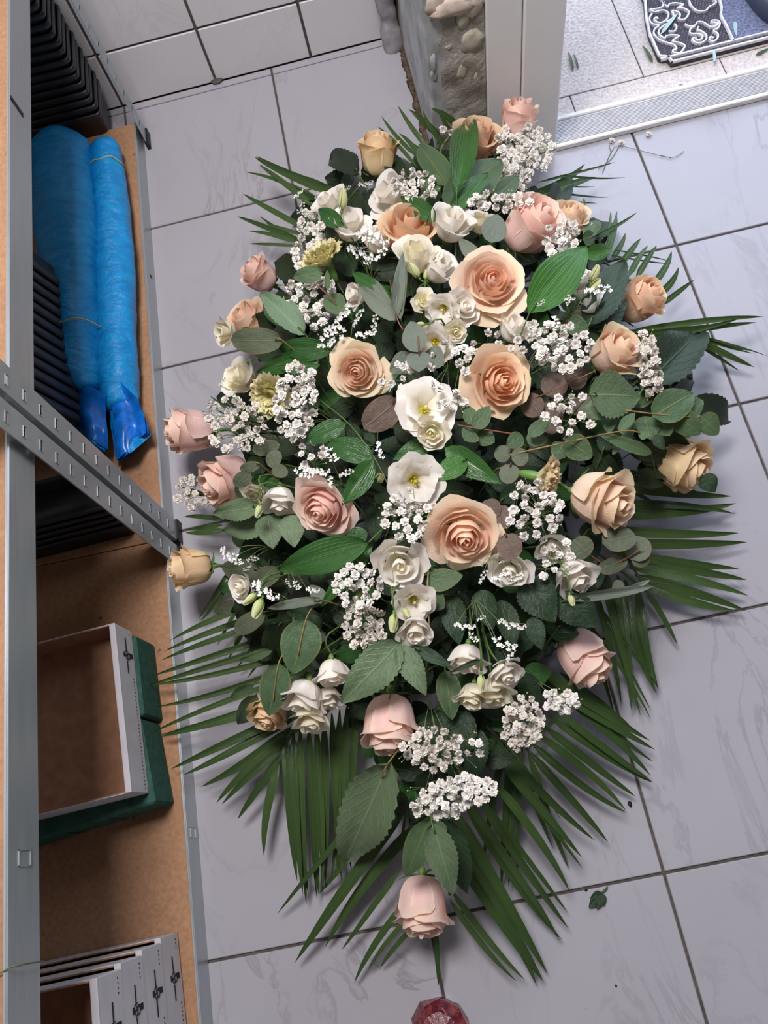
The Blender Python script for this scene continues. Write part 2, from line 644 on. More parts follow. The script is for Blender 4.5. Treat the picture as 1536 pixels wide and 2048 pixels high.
# floor: grout bed with one object per tile
floor = MB().box((-0.85, -2.9, -0.05), (3.05, 0.36, -0.004)).build('floor', M_GROUT)
struct(floor)
_tm = {}


def tile(x0, x1, y0, y1, mat, parent, nm='tile', z0=-0.006, z1=0.0, b=0.0012):
    key = (round(x1 - x0, 4), round(y1 - y0, 4), mat.name, round(z1 - z0, 4))
    if key not in _tm:
        _tm[key] = MB().bbox((0, 0, 0), (x1 - x0, y1 - y0, z1 - z0), b).mesh(nm)
    return add(nm, _tm[key], mat, parent, Matrix.Translation((x0, y0, z0)))


g = 0.0021
for i in range(-3, 9):
    for j in range(0, 9):
        x0, x1 = i * T + g, (i + 1) * T - g
        y1, y0 = -j * T - g, -(j + 1) * T + g
        x0 = max(x0, -0.84)
        x1 = min(x1, 3.0)
        y0 = max(y0, -2.89)
        if x1 - x0 > 0.02 and y1 - y0 > 0.02:
            tile(x0, x1, y0, y1, M_TILE, floor)
for i in range(-3, 1):
    x0, x1 = max(i * T + g, -0.84), min((i + 1) * T - g, 0.283)
    tile(x0, x1, g, T - 0.0015, M_TILE, floor)
    tile(x0, x1, T + 0.0015, T + 0.0185, M_TILE, floor)

# tiled wall of the alcove
wall_back = MB().box((-0.95, 0.358, -0.05), (0.30, 0.45, 2.6)).build('wall_back', M_GROUT)
struct(wall_back)
xs = [-0.85, -0.762, -0.549, -0.336, -0.123, 0.090, 0.284]
zs = [-0.0015, 0.128, 0.341, 0.554, 0.767]
for a, b in zip(xs[:-1], xs[1:]):
    for c, d in zip(zs[:-1], zs[1:]):
        m = MB().bbox((a + 0.0028, 0.3535, c + 0.0028), (b - 0.0028, 0.36, d - 0.0028), 0.0012).mesh('tile')
        add('tile', m, M_WALLTILE, wall_back)
mb = MB()
mb.lathe([(0.0, 0.004), (0.006, 0.0035), (0.010, 0.0015), (0.0105, 0.0)], 9)
o = mb.build('mortar_blob', M_GROUT, wall_back, True, Matrix.Translation((-0.121, 0.353, 0.004)) @ Matrix.Scale(1.3, 4, (1, 0, 0)))
MB().box((-0.85, 0.3555, 0.772), (0.285, 0.361, 2.6)).build('painted_face', M_PAINT, wall_back)

struct(MB().box((-0.95, -3.0, -0.05), (-0.85, 0.45, 2.6)).build('wall_left', M_PAINT))
struct(MB().box((-0.95, -3.0, -0.05), (3.15, -2.9, 2.6)).build('wall_near', M_PAINT))
struct(MB().box((3.05, -3.0, 0), (3.15, 0.06, 2.6)).build('wall_right', M_PAINT))
struct(MB().box((-0.95, -3.0, 2.6), (3.15, 0.45, 2.7)).build('ceiling', M_PAINT))
struct(MB().box((0.515, -0.055, 2.35), (3.05, 0.06, 2.6)).build('wall_front', M_PAINT))
struct(MB().box((1.42, -0.055, 0.0), (3.05, 0.06, 2.35)).build('wall_daylight_block', M_PAINT))  # unseen wall added to narrow the opening and darken the near floor

# pillar of broken plaster beside the door
PX0, PX1, PYF = 0.286, 0.386, -0.046
NXp, NZp = 22, 90


def nz(x, y, z, s=1.0):
    return (math.sin(37 * x * s + 11 * z * s + 1.3) * math.sin(29 * z * s - 17 * y * s + 0.7) + 0.6 * math.sin(83 * z * s + 61 * x * s + y * 71 * s) * math.sin(97 * x * s - 23 * z * s)) * 0.6


V, F = [], []
ring = []
for k in range(NXp + 1):
    ring.append((PX0 + (PX1 - PX0) * k / NXp, PYF, 1))
ny = 30
side = [(PX0, 0.358 - (0.358 - PYF) * k / ny, 0) for k in range(ny)]
line = side + ring
for kz in range(NZp + 1):
    z = 1.2 * (kz / NZp) ** 1.4
    for (x, y, fr) in line:
        if fr:
            edge = min(1, (x - PX0) / 0.02)
            dy = 0.0045 * nz(x, y, z, 1.0) * edge + 0.0015 * nz(x, y, z, 3.1)
            V.append((x + (0.004 * nz(x, 0.3, z, 1.5) if edge < 0.4 else 0), y + dy + 0.004 * edge, z))
        else:
            V.append((x + 0.0022 * nz(x, y, z, 0.8), y, z))
nl = len(line)
for kz in range(NZp):
    for k in range(nl - 1):
        F.append((kz * nl + k, kz * nl + k + 1, (kz + 1) * nl + k + 1, (kz + 1) * nl + k))
pillar = add('wall_pillar', mesh('wall_pillar', V, F, True), M_PLASTER)
struct(pillar)
pillar.data.materials.append(M_PLGREY)
for p in pillar.data.polygons:
    c = p.center
    if c.x < PX0 + 0.006 and c.y < PYF + 0.33:
        p.material_index = 1
    elif c.y < 0 and c.x - PX0 < 0.016 + 0.012 * nz(0.2, 0.1, c.z, 1.7) + 0.012 * max(0, math.sin(c.z * 9 - 0.4)) and c.z > 0.12:
        p.material_index = 1
MB().box((PX0 + 0.008, PYF + 0.02, 0), (0.50, 0.40, 2.6)).build('core', M_PLASTER, pillar)
MB().box((PX0, PYF, 1.2), (PX1, 0.40, 2.6)).build('upper_face', M_PAINT, pillar)


def blob(name, c, r, mat, parent, seed, flat=(1, 1, 1), amp=0.25, n=14):
    rr = np.random.default_rng(seed)
    ph = rr.uniform(0, 6, 6)
    V, F = [], []
    m = n // 2 + 1
    for i in range(m):
        th = PI * i / (m - 1)
        for k in range(n):
            a = 2 * PI * k / n
            d = np.array([math.sin(th) * math.cos(a), math.sin(th) * math.sin(a), math.cos(th)])
            s = 1 + amp * (math.sin(3 * a + ph[0] + 2 * th) * 0.5 * math.sin(th) + math.sin(4 * th + ph[1] + a) * 0.4 * math.sin(th) + 0.3 * math.sin(7 * a + ph[2] + 5 * th) * math.sin(th))
            V.append(np.array(c) + d * s * np.array(flat) * r)
    for i in range(m - 1):
        for k in range(n):
            k2 = (k + 1) % n
            F.append((i * n + k, (i + 1) * n + k, (i + 1) * n + k2, i * n + k2))
    return add(name, mesh(name, V, F, True), mat, parent)


for (px, py, r, fx, fz, mt, sd) in [(944, 82, 0.020, 0.95, 1.1, M_PLPALE, 3), (923, 143, 0.012, 0.7, 1.4, M_PLPALE, 4), (953, 153, 0.010, 0.55, 1.5, M_PLPALE, 5),
                                    (925, 38, 0.014, 0.75, 1.3, M_PLPALE, 6), (912, 115, 0.006, 0.8, 1.4, M_PLPALE, 7), (898, 95, 0.006, 1.1, 0.8, M_PLPALE, 8),
                                    (905, 12, 0.040, 1.0, 0.42, M_PLBEIGE, 9), (875, 5, 0.022, 1.0, 0.9, M_PLBEIGE, 10), (940, 8, 0.026, 0.9, 0.9, M_PLBEIGE, 11),
                                    (865, 128, 0.014, 0.5, 1.5, M_PLGREY, 12), (866, 150, 0.012, 0.6, 1.2, M_PLGREY, 13)]:
    c = PY(px, py, PYF + 0.004)
    blob('plaster_lump', c, r, mt, pillar, sd, (fx, 0.26, fz), 0.35)
# crust of dirt along the pillar foot
for k in range(16):
    y = 0.31 - k * 0.021
    blob('dirt_crust', (PX0 - 0.004 + 0.002 * math.sin(k * 2.1), y, 0.004), 0.012, M_DIRT, pillar, 40 + k, (0.62, 1.15, 0.55), 0.4, 10)
# mortar lump in the corner
mb = MB()
pts = [(0.266, 0.325, -0.004), (0.268, 0.322, 0.012), (0.264, 0.325, 0.04), (0.267, 0.326, 0.07), (0.262, 0.327, 0.10), (0.265, 0.327, 0.14), (0.268, 0.328, 0.2), (0.262, 0.328, 0.3), (0.266, 0.33, 0.4)]
sp = spline(pts, 5)
mb.tube(sp, [0.020 + 0.003 * math.sin(i * 0.31) + 0.001 * math.sin(i * 0.83) for i in range(len(sp))], 14)
o = mb.build('mortar_lump', M_LUMP, None, True)
tag(o, 'grey lumpy strip of mortar in the corner between tiled wall and pillar', 'mortar')
for v in o.data.vertices:
    f = 0.0025 * nz(v.co.x * 2, v.co.y * 2, v.co.z * 1.6, 2)
    v.co.x += f
    v.co.y += f

# door frame, threshold
door = struct(bpy.data.objects.new('door_1', None))
COL.objects.link(door)
door.matrix_basis = Matrix.Translation((0.45, 0, 0))
MB().bbox((0.387, -0.052, 0), (0.4465, 0.07, 2.4), 0.002).build('frame_post', M_PVC, door)
MB().bbox((0.448, -0.056, 0), (0.518, 0.07, 2.4), 0.003).build('frame_post', M_PVC, door)
MB().bbox((0.518, -0.056, 2.28), (1.42, 0.07, 2.36), 0.003).build('frame_head', M_PVC, door)
thr = struct(bpy.data.objects.new('trim_1', None))
COL.objects.link(thr)
thr.matrix_basis = Matrix.Translation((0.52, -0.03, 0))
MB().bbox((0.5185, -0.060, 0.0005), (1.419, 0.004, 0.012), 0.0015).build('threshold_bar', M_ALUW, thr)
me = MB()
for k in range(15):
    y = -0.052 + k * 0.0034
    me.add([(0.519, y, 0.0118), (1.419, y, 0.0118), (1.419, y + 0.0007, 0.0134), (0.519, y + 0.0007, 0.0134), (1.419, y + 0.0022, 0.0134), (0.519, y + 0.0022, 0.0134), (1.419, y + 0.0029, 0.0118), (0.519, y + 0.0029, 0.0118)],
           [(0, 1, 2, 3), (3, 2, 4, 5), (5, 4, 6, 7)])
me.build('rib', M_ALU, thr)
MB().bbox((0.5185, 0.0005, 0.002), (1.419, 0.012, 0.0165), 0.002).build('outer_lip', M_ALUW, thr)

# terrace outside
terr = MB().box((0.30, 0.012, -0.06), (4.5, 3.5, -0.0065)).build('floor_terrace', M_GROUT)
struct(terr)
gg = 0.0012
rows = [(0.013, 0.072, 0), (0.072, 0.372, 1), (0.372, 0.672, 0), (0.672, 0.972, 1), (0.972, 1.272, 0)]
for (y0, y1, off) in rows:
    xx = 0.43 + (0.15 if off == 0 else 0.0)
    x = xx - 0.30
    while x < 3.6:
        a, b = max(x + gg, 0.52), x + 0.30 - gg
        if b - a > 0.02:
            tile(a, b, y0 + gg, y1 - gg, M_TERR, terr, 'paving_slab', -0.012, -0.0015, 0.0008)
        x += 0.30
terr2 = MB().box((-3, 1.28, -0.06), (6, 9, -0.003)).build('ground_street', M_TERR)
struct(terr2)

# ------------------------------------------------------------------ door mat


def zm(x, y):
    return (1270 + x * 0.17318, y * 0.17318)


MZ = 0.012
mat_root = thing('door_mat', 'black rubber door mat with pale scroll ornaments and blue grey centre', 'door mat', (1.0, 0.25, 0))
edge_px = [(270, 650), (205, 500), (160, 400), (120, 200), (105, 0)]
left = [P(*zm(x, y), MZ)[:2] for x, y in edge_px]
yb = P(*zm(430, 720), MZ)[1]
ymid = 0.33
stepA = [P(*zm(x, y), MZ)[:2] for x, y in [(420, 715), (385, 672), (340, 660), (300, 660)]]
half = [np.array(q) for q in stepA] + [np.array(q) for q in left]
x_in = half[0][0]
xr = 1.28
# the mat continues symmetrically away from the door and to the right
low = half
out = [np.array((x_in, yb))] + low
up = [np.array((q[0], 2 * ymid - q[1])) for q in reversed(out)]
leftside = out + up
rightside = [np.array((2 * 0.99 - q[0], q[1])) for q in reversed(leftside)]
outline = leftside + rightside


def prism(name, pts, z0, z1, mat, parent):
    n = len(pts)
    V = [(q[0], q[1], z0) for q in pts] + [(q[0], q[1], z1) for q in pts]
    F = [tuple(range(n, 2 * n)), tuple(range(n - 1, -1, -1))] + [(i, (i + 1) % n, n + (i + 1) % n, n + i) for i in range(n)]
    return add(name, mesh(name, V, F, False), mat, parent)


prism('base', outline[::-1], 0.0, 0.007, M_RUBBER, mat_root)


def ridge(name, pts, wid, mat, parent, z0=0.006, z1=MZ, closed=False):
    """raised rib with sloping dark sides and a worn pale top"""
    pts = [np.array(q[:2], float) for q in pts]
    if closed:
        pts = pts + [pts[0]]
    V, F = [], []
    for i, q in enumerate(pts):
        t = pts[min(i + 1, len(pts) - 1)] - pts[max(i - 1, 0)]
        t /= np.linalg.norm(t) + 1e-9
        n = np.array((-t[1], t[0]))
        for (s, z) in ((-0.75, z0), (-0.5, z1), (0.5, z1), (0.75, z0)):
            V.append((*(q + n * wid * s), z))
    for i in range(len(pts) - 1):
        for k in range(3):
            F.append((i * 4 + k, i * 4 + k + 1, (i + 1) * 4 + k + 1, (i + 1) * 4 + k))
    return add(name, mesh(name, V, F, False), mat, parent)


def dense(pts, n=8):
    return [q for q in spline([np.array((*q[:2], 0)) for q in pts], n)]


cx_, cy_ = 0.99, ymid
inn = [np.array((cx_ + (q[0] - cx_) * 0.985, cy_ + (q[1] - cy_) * 0.985)) for q in outline]
ridge('rim', inn, 0.0036, M_RUBW, mat_root, closed=True)
ybar = P(*zm(430, 640), MZ)[1]
ridge('rim_bar', [(x_in - 0.016, ybar), (2 * cx_ - x_in + 0.016, ybar)], 0.0036, M_RUBW, mat_root)
panel = dense([P(*zm(x, y), MZ) for x, y in [(1140, 462), (1060, 290), (1000, 170), (985, 0)]] + [np.array((P(*zm(985, 0), MZ)[0] + 0.004, ymid, 0))])
pl_full = panel + [np.array((q[0], 2 * ymid - q[1], 0)) for q in reversed(panel[:-1])]
ridge('panel_rim', pl_full, 0.0036, M_RUBW, mat_root)
pr = [np.array((2 * cx_ + 0.02 - q[0], q[1], 0)) for q in reversed(pl_full)]
prism('centre_pile', ([q for q in pl_full] + [q for q in pr])[::-1], 0.006, 0.0095, M_MATBLUE, mat_root)
scrolls = [
    [(165, 105), (240, 98), (310, 75), (335, 25), (290, -20)],
    [(165, 105), (230, 132), (330, 112), (388, 150), (370, 215), (300, 258), (240, 240), (222, 212), (250, 196), (268, 214)],
    [(200, 150), (172, 190), (175, 240), (215, 275), (280, 288), (228, 330), (222, 390), (290, 458), (380, 490), (455, 515), (482, 560), (440, 572), (448, 602), (520, 604), (552, 570), (578, 525), (520, 490), (432, 466), (512, 410), (420, 400), (360, 412), (345, 436), (290, 402), (275, 350), (330, 292), (385, 262)],
    [(430, 112), (445, 190), (365, 250)], [(430, 112), (510, 140), (520, 185), (500, 210), (560, 222), (600, 190), (625, 130), (560, 90), (490, 85), (560, 50), (480, 30), (400, 40), (380, 70), (330, 30), (330, -20)],
    [(455, 268), (482, 310), (452, 356), (390, 352)],
    [(575, 270), (620, 296), (690, 292), (722, 250), (790, 252), (870, 302), (940, 290), (955, 262), (890, 252), (890, 232), (950, 230), (982, 262), (960, 318), (900, 342)],
    [(690, 302), (640, 330), (642, 380), (720, 384), (775, 402), (780, 432), (740, 456), (702, 446), (712, 426), (662, 442), (690, 482), (760, 490), (822, 450), (822, 398), (765, 352), (722, 340), (735, 300)],
    [(900, 350), (955, 382), (956, 432), (910, 472), (862, 456), (872, 420), (912, 432)],
    [(622, -20), (650, 60), (720, 118), (815, 118), (858, 72), (905, 50), (940, 15), (900, -15)],
]
for s in scrolls:
    ridge('scroll_ornament', dense([P(*zm(x, y), MZ) for x, y in s], 4), 0.0030, M_RUBW, mat_root)
pins = MB()
xL = min(q[0] for q in outline)
for a in np.arange(xL + 0.008, xL + 0.17, 0.0062):
    for k, b in enumerate(np.arange(yb + 0.006, yb + 0.24, 0.0062)):
        x = a + (0.0031 if k % 2 else 0)
        # stay inside the curved border and off the centre pile
        lim = np.interp(b, [q[1] for q in out], [q[0] for q in out]) if b < left[-1][1] else left[-1][0]
        lim2 = np.interp(b, [q[1] for q in panel], [q[0] for q in panel])
        if x < lim + 0.006 or (b > ybar and x > lim2 - 0.005):
            continue
        r = 0.0018
        pins.add([(x - r, b - r, 0.0068), (x + r, b - r, 0.0068), (x + r, b + r, 0.0068), (x - r, b + r, 0.0068), (x, b, 0.0105)], [(0, 1, 4), (1, 2, 4), (2, 3, 4), (3, 0, 4)])
for k, a in enumerate(np.arange(x_in + 0.01, 2 * cx_ - x_in, 0.0085)):
    for dy in (0.30, 0.68):
        x, b, r = a + (0.004 if dy > 0.5 else 0), yb + (ybar - yb) * dy, 0.0016
        pins.add([(x - r, b - r, 0.0068), (x + r, b - r, 0.0068), (x + r, b + r, 0.0068), (x - r, b + r, 0.0068), (x, b, 0.0112)], [(0, 1, 4), (1, 2, 4), (2, 3, 4), (3, 0, 4)])
po = pins.build('pin_field', plain('rubber_pin', (0.20, 0.19, 0.23), 0.6, 0.4, var=0.3, scale=300), mat_root)
po['kind'] = 'stuff'

# shoe with a foot at the frame's edge
sc_ = P(1532, 26, 0.012)
SX, SY = sc_[0] + 0.022, sc_[1] + 0.075


def oval(t, rx, ry):
    a = t * 2 * PI
    return (SX + rx * math.copysign(abs(math.cos(a)) ** 0.85, math.cos(a)), SY + ry * math.copysign(abs(math.sin(a)) ** 0.85, math.sin(a)))


shoe = thing('shoe', 'dark navy rubber clog standing on the door mat', 'shoe', (SX, SY, 0.01))
n = 32
levels = [(0.046, 0.118, 0.012), (0.050, 0.124, 0.020), (0.050, 0.124, 0.034), (0.047, 0.120, 0.046), (0.042, 0.113, 0.050), (0.038, 0.106, 0.046), (0.035, 0.10, 0.030), (0.0, 0.0, 0.026)]
V, F = [], []
for (rx, ry, z) in levels:
    V += [(*oval(k / n, rx, ry), z) for k in range(n)]
for i in range(len(levels) - 1):
    F += [(i * n + k, i * n + (k + 1) % n, (i + 1) * n + (k + 1) % n, (i + 1) * n + k) for k in range(n)]
add('clog_body', mesh('clog_body', V, F, True), M_SHOE, shoe)
MB().tube([(SX - 0.043, SY + 0.03, 0.045), (SX - 0.03, SY - 0.02, 0.078), (SX, SY - 0.035, 0.088), (SX + 0.03, SY - 0.02, 0.078), (SX + 0.043, SY + 0.03, 0.045)], 0.010, 8).build('strap', M_SHOE, shoe, True)
leg = MB()
leg.tube(spline([(SX + 0.006, SY - 0.085, 0.040), (SX + 0.004, SY - 0.05, 0.048), (SX, SY + 0.0, 0.056), (SX, SY + 0.045, 0.075), (SX, SY + 0.06, 0.13), (SX, SY + 0.06, 0.24), (SX, SY + 0.05, 0.36)], 5),
         [0.012, 0.017, 0.021, 0.024, 0.026, 0.028, 0.028, 0.029, 0.03, 0.03, 0.03, 0.032, 0.034, 0.035, 0.035, 0.034, 0.033, 0.033, 0.033, 0.034, 0.035, 0.037, 0.039, 0.042, 0.045, 0.047, 0.049, 0.05, 0.051, 0.052, 0.052], 12)
person = leg.build('person', M_SKIN, None, True)
tag(person, 'bare foot of a person standing in the navy clog outside', 'person')

# ------------------------------------------------------------------ shelving
SA = 0.018


def S(u, v, z):
    """shelf frame: u out of the shelf front, v along it, z up"""
    return (-0.300 + SA * v + u, v - SA * u, z)


MS = Matrix(((1, SA, 0, -0.300), (-SA, 1, 0, 0), (0, 0, 1, 0), (0, 0, 0, 1)))
DEPTH = 0.42
PITCH = 0.037


def post_mesh(h, zs0):
    """slotted front flange (facing +u, running along v) with a return flange"""
    mb = MB()
    W, t = 0.037, 0.0016
    s0, s1 = 0.010, 0.0245
    cuts = []
    z = zs0
    while z < h - 0.03:
        cuts.append((z - 0.003, z + 0.003))
        z += PITCH
    lev = [0.0]
    for a, b in cuts:
        lev += [a, b]
    lev.append(h)
    for i in range(len(lev) - 1):
        a, b = lev[i], lev[i + 1]
        if i % 2 == 0:
            mb.box((-t, 0, a), (0, W, b))
        else:
            mb.box((-t, 0, a), (0, s0, b))
            mb.box((-t, s1, a), (0, W, b))
    return mb, cuts


def make_post(parent, v0, flange_at_start, zs0, h=1.9, off=0.004, ret=0.035):
    mb, cuts = post_mesh(h, zs0)
    fl = (0.0, 0.0016) if flange_at_start else (0.0354, 0.037)
    mb.box((-ret, fl[0], 0), (-0.0016, fl[1], h))
    Mx = MS @ Matrix.Translation((off, v0, 0.004))
    p = add('post', mb.mesh('post'), M_GALV, parent, Mx)
    # pressed bright collar around each slot
    col = MB()
    for a, b in cuts[:18]:
        for (y0, y1, z0, z1) in ((0.0092, 0.0100, a - 0.0008, b + 0.0008), (0.0245, 0.0253, a - 0.0008, b + 0.0008), (0.0092, 0.0253, b, b + 0.0008)):
            col.box((0, y0, z0), (0.0007, y1, z1))
    add('slot_collar', col.mesh('slot_collar'), M_GALV, p, Mx)['kind'] = 'stuff'
    ft = MB()
    ft.bbox((-0.037, fl[0] - 0.002, -0.004), (0.003, fl[1] + 0.002, 0.016), 0.0008)
    ft.bbox((-0.0042, -0.002, -0.004), (0.0032, 0.039, 0.016), 0.0008)
    add('foot', ft.mesh('foot'), M_FOOT, p, Mx)
    return p


def make_shelf(parent, v0, v1, ztop, lip=0.045, open_board=True):
    bd = MB().bbox((-DEPTH, v0, ztop - 0.011), (-0.0045, v1, ztop - 0.003), 0.0008)
    b = add('shelf_board', bd.mesh('shelf_board'), M_BOARD, parent, MS)
    lp = MB()
    lp.bbox((-0.0022, v0, ztop - lip), (0.0, v1, ztop), 0.0006)
    lp.bbox((-0.018, v0, ztop - lip), (-0.0022, v1, ztop - lip + 0.0018), 0.0004)
    lp.bbox((-0.0042, v0, ztop - 0.004), (-0.0012, v1, ztop + 0.0012), 0.0005)
    add('front_lip', lp.mesh('front_lip'), M_GALV, parent, MS)
    bk = MB().bbox((-DEPTH - 0.002, v0, ztop - lip), (-DEPTH, v1, ztop), 0.0006)
    add('back_lip', bk.mesh('back_lip'), M_GALV, parent, MS)
    return b


ZLOW, ZUP = 0.045, 0.515
SHA = thing('shelving_unit', 'galvanised slotted shelving unit reaching the tiled wall, holding black trays and blue rolls', 'shelf', S(-0.2, -0.22, 0))
SHB = thing('shelving_unit', 'nearer galvanised shelving unit holding green foam and white cross-printed boxes', 'shelf', S(-0.2, -1.2, 0))
make_shelf(SHA, -0.693, 0.245, ZLOW)
make_shelf(SHA, -0.693, 0.245, ZUP, 0.055)
make_shelf(SHB, -1.68, -0.6945, ZLOW)
make_shelf(SHB, -1.68, -0.6945, ZUP, 0.055)
make_post(SHA, 0.212, False, 0.05, off=0.011, ret=0.010)
make_post(SHA, -0.6905, True, 0.052, off=0.010)
make_post(SHB, -0.7385, False, 0.052, off=0.010)
make_post(SHB, -1.69, True, 0.05, off=0.006)
for (un, vv) in ((SHA, 0.20), (SHA, -0.69), (SHB, -0.738), (SHB, -1.69)):
    bp = MB().box((-DEPTH - 0.004, 0, 0), (-DEPTH - 0.0024, 0.037, 1.9)).mesh('back_post')
    add('back_post', bp, M_GALV, un, MS @ Matrix.Translation((0, vv, 0.0)))
# oblong slot and clip slots pressed in the lips
sl = MB()
c = np.array(PXp(36, 212, -0.300))
for (px, py, par, zz) in ((36, 212, SHA, 1), (52, 1715, SHB, 2), (384, 1665, SHB, 3), (296, 574, SHA, 4)):
    q = PXp(px, py, -0.300 + SA * (-0.1 if py < 400 else -1.1))
    z = q[2]
    v = q[1]
    m = MB()
    if zz == 1:
        m.box((0.0001, v - 0.004, z - 0.016), (0.0006, v + 0.004, z + 0.016))
    elif zz == 4:
        m.box((0.0001, v - 0.003, 0.018), (0.0006, v + 0.003, 0.026))
    else:
        z = z if zz == 2 else 0.022
        for (a, b, cc, d) in ((-0.008, 0.008, -0.011, -0.0095), (-0.008, 0.008, 0.0095, 0.011), (-0.008, -0.0066, -0.011, 0.011), (0.0066, 0.008, -0.011, 0.011)):
            m.box((0.0001, v + a, z + cc), (0.0008, v + b, z + d))
    add('punched_slot', m.mesh('punched_slot'), M_FOOT if zz in (1, 4) else M_GALV, par, MS)

# ------------------------------------------------------------------ black plant trays


def tray_mesh(lx, ly, h, rim=0.006, taper=0.10):
    """open tapering tray: corner at the origin, extends to -x and +y, floor below the rolled rim"""
    def rect(i, z, r=0.010, k=3):
        x0, x1, y0, y1 = -lx + i, -i, i, ly - i
        out = []
        for (cx, cy, a0) in ((x1 - r, y0 + r, -PI / 2), (x1 - r, y1 - r, 0), (x0 + r, y1 - r, PI / 2), (x0 + r, y0 + r, PI)):
            for j in range(k + 1):
                a = a0 + PI / 2 * j / k
                out.append((cx + r * math.cos(a), cy + r * math.sin(a), z))
        return out
    lv = [rect(h * taper, -h, 0.012), rect(0.006, -rim * 1.6), rect(0.0, -rim), rect(-0.0008, -rim * 0.45), rect(0.001, 0), rect(0.004, -rim * 0.3), rect(0.007, -rim), rect(h * taper + 0.002, -h + 0.0015, 0.012)]
    n = len(lv[0])
    V = [q for l in lv for q in l]
    F = []
    for i in range(len(lv) - 1):
        F += [(i * n + k, i * n + (k + 1) % n, (i + 1) * n + (k + 1) % n, (i + 1) * n + k) for k in range(n)]
    F.append(tuple(range(n - 1, -1, -1)))
    F.append(tuple((len(lv) - 1) * n + k for k in range(n)))
    return mesh('tray', V, F, True)


TRAY = tray_mesh(0.30, 0.105, 0.055, 0.0105)
NA = 15
ORD = ['first', 'second', 'third', 'fourth', 'fifth', 'sixth', 'seventh', 'eighth', 'ninth', 'tenth', 'eleventh', 'twelfth', 'thirteenth', 'fourteenth', 'fifteenth']
for k in range(NA):
    z = ZLOW + 0.052 + k * 0.0185
    o = add('plant_tray', TRAY, M_BLACK, None, Matrix.Translation((-0.350 + 0.0015 * math.sin(k * 2.3), 0.232 + 0.0012 * math.sin(k * 1.7), z)) @ Matrix.Rotation(-0.01 + 0.008 * math.sin(k * 3.1), 4, 'Z'))
    top = k == NA - 1
    tag(o, 'topmost black plastic plant tray of the stack against the tiled wall' if top else ('lowest black plastic plant tray of the stack against the tiled wall' if k == 0 else 'black plastic plant tray, %s from the bottom of the stack against the tiled wall' % ORD[k]), 'tray', 'plant trays stacked against the tiled wall')
NB = 13
TRAYB = tray_mesh(0.17, 0.16, 0.05, 0.0155, 0.25)
for k in range(NB):
    t = k / (NB - 1)
    a = P(158, 600, 0.105)
    b = P(166, 850, 0.105)
    q = a + (b - a) * t
    # rim plane is turned on its edge: local z (open side) looks along -Y
    Mx = Matrix.Translation((q[0], q[1], q[2])) @ Matrix.Rotation(-0.27, 4, 'Y') @ Matrix.Rotation(PI / 2, 4, 'X')
    o = add('plant_tray', TRAYB, M_BLACK, None, Mx)
    first = k == 0
    tag(o, 'black plant tray lying on its side, its flat base facing the tiled wall' if first else 'black plant tray on its side beside the blue rolls, %s from the wall' % ORD[k], 'tray', 'plant trays lying on their side')
TRAYC = tray_mesh(0.30, 0.075, 0.045, 0.011, 0.03)
qc = P(276, 1060, ZLOW)
for k in range(5):
    z = ZLOW + 0.043 + k * 0.019
    o = add('plant_tray', TRAYC, M_BLACK, None, Matrix.Translation((qc[0] + 0.003 * math.sin(k * 2.0), qc[1] - 0.006 + 0.001 * k, z)) @ Matrix.Rotation(0.03, 4, 'Z'))
    tag(o, 'black plant tray behind the twin shelf posts, %s from the bottom' % ORD[k], 'tray', 'plant trays in the low stack')

# ------------------------------------------------------------------ blue rolls


def roll(label, pts, rad, seed, flat=0.9, cap=True):
    root = thing('bag_roll', label, 'plastic roll', (pts[0][0], pts[0][1], ZLOW))
    sp = spline(pts, 14)
    n = 40
    rr = np.random.default_rng(seed)
    ph = rr.uniform(0, 6, 8)
    V, F = [], []
    m = len(sp)
    for i, q in enumerate(sp):
        t = i / (m - 1)
        tg = sp[min(i + 1, m - 1)] - sp[max(i - 1, 0)]
        tg /= np.linalg.norm(tg)
        a = np.cross(tg, (0, 0, 1.0))
        a /= np.linalg.norm(a)
        c = np.cross(a, tg)
        rd = np.interp(t, np.linspace(0, 1, len(rad)), rad)
        e = min(1, min(t, 1.0 - t) * 28 + 0.12) if cap else min(1, t * 28 + 0.12)
        for k in range(n):
            an = 2 * PI * k / n
            d = 1 + 0.03 * math.sin(3 * an + 9 * t + ph[0]) + 0.022 * math.sin(5 * an - 23 * t + ph[1]) + 0.02 * math.sin(60 * t + 2 * an + ph[2]) * math.sin(2 * an + ph[3]) + 0.012 * math.sin(95 * t + 4 * an + ph[4])
            r = rd * d * (math.sqrt(e) if e < 1 else 1)
            V.append(q + a * r * math.cos(an) + c * r * flat * math.sin(an))
    for i in range(m - 1):
        F += [(i * n + k, i * n + (k + 1) % n, (i + 1) * n + (k + 1) % n, (i + 1) * n + k) for k in range(n)]
    F.append(tuple(range(n - 1, -1, -1)))
    F.append(tuple((m - 1) * n + k for k in range(n)))
    add('film', mesh('film', V, F, True), M_BLUE, root)
    return root, sp, rad


r1 = 0.056
q0 = P(118, 282, ZLOW + r1)
q1 = P(138, 480, ZLOW + r1)
q2 = P(150, 700, ZLOW + r1)
q3 = P(165, 790, ZLOW + r1 * 0.8)
rollA, spA, _ = roll('thicker roll of bright blue plastic bags lying beside the black trays', [q0, q1, q2, q3], [0.058, 0.062, 0.058, 0.050, 0.040, 0.030], 1)
q0 = P(210, 285, ZLOW + 0.036)
q1 = P(226, 480, ZLOW + 0.036)
q2 = P(233, 700, ZLOW + 0.036)
q3 = P(240, 822, ZLOW + 0.030)
rollB, spB, _ = roll('slimmer roll of bright blue plastic bags nearest the shelf edge', [q0, q1, q2, q3], [0.030, 0.034, 0.038, 0.038, 0.036, 0.032], 2)


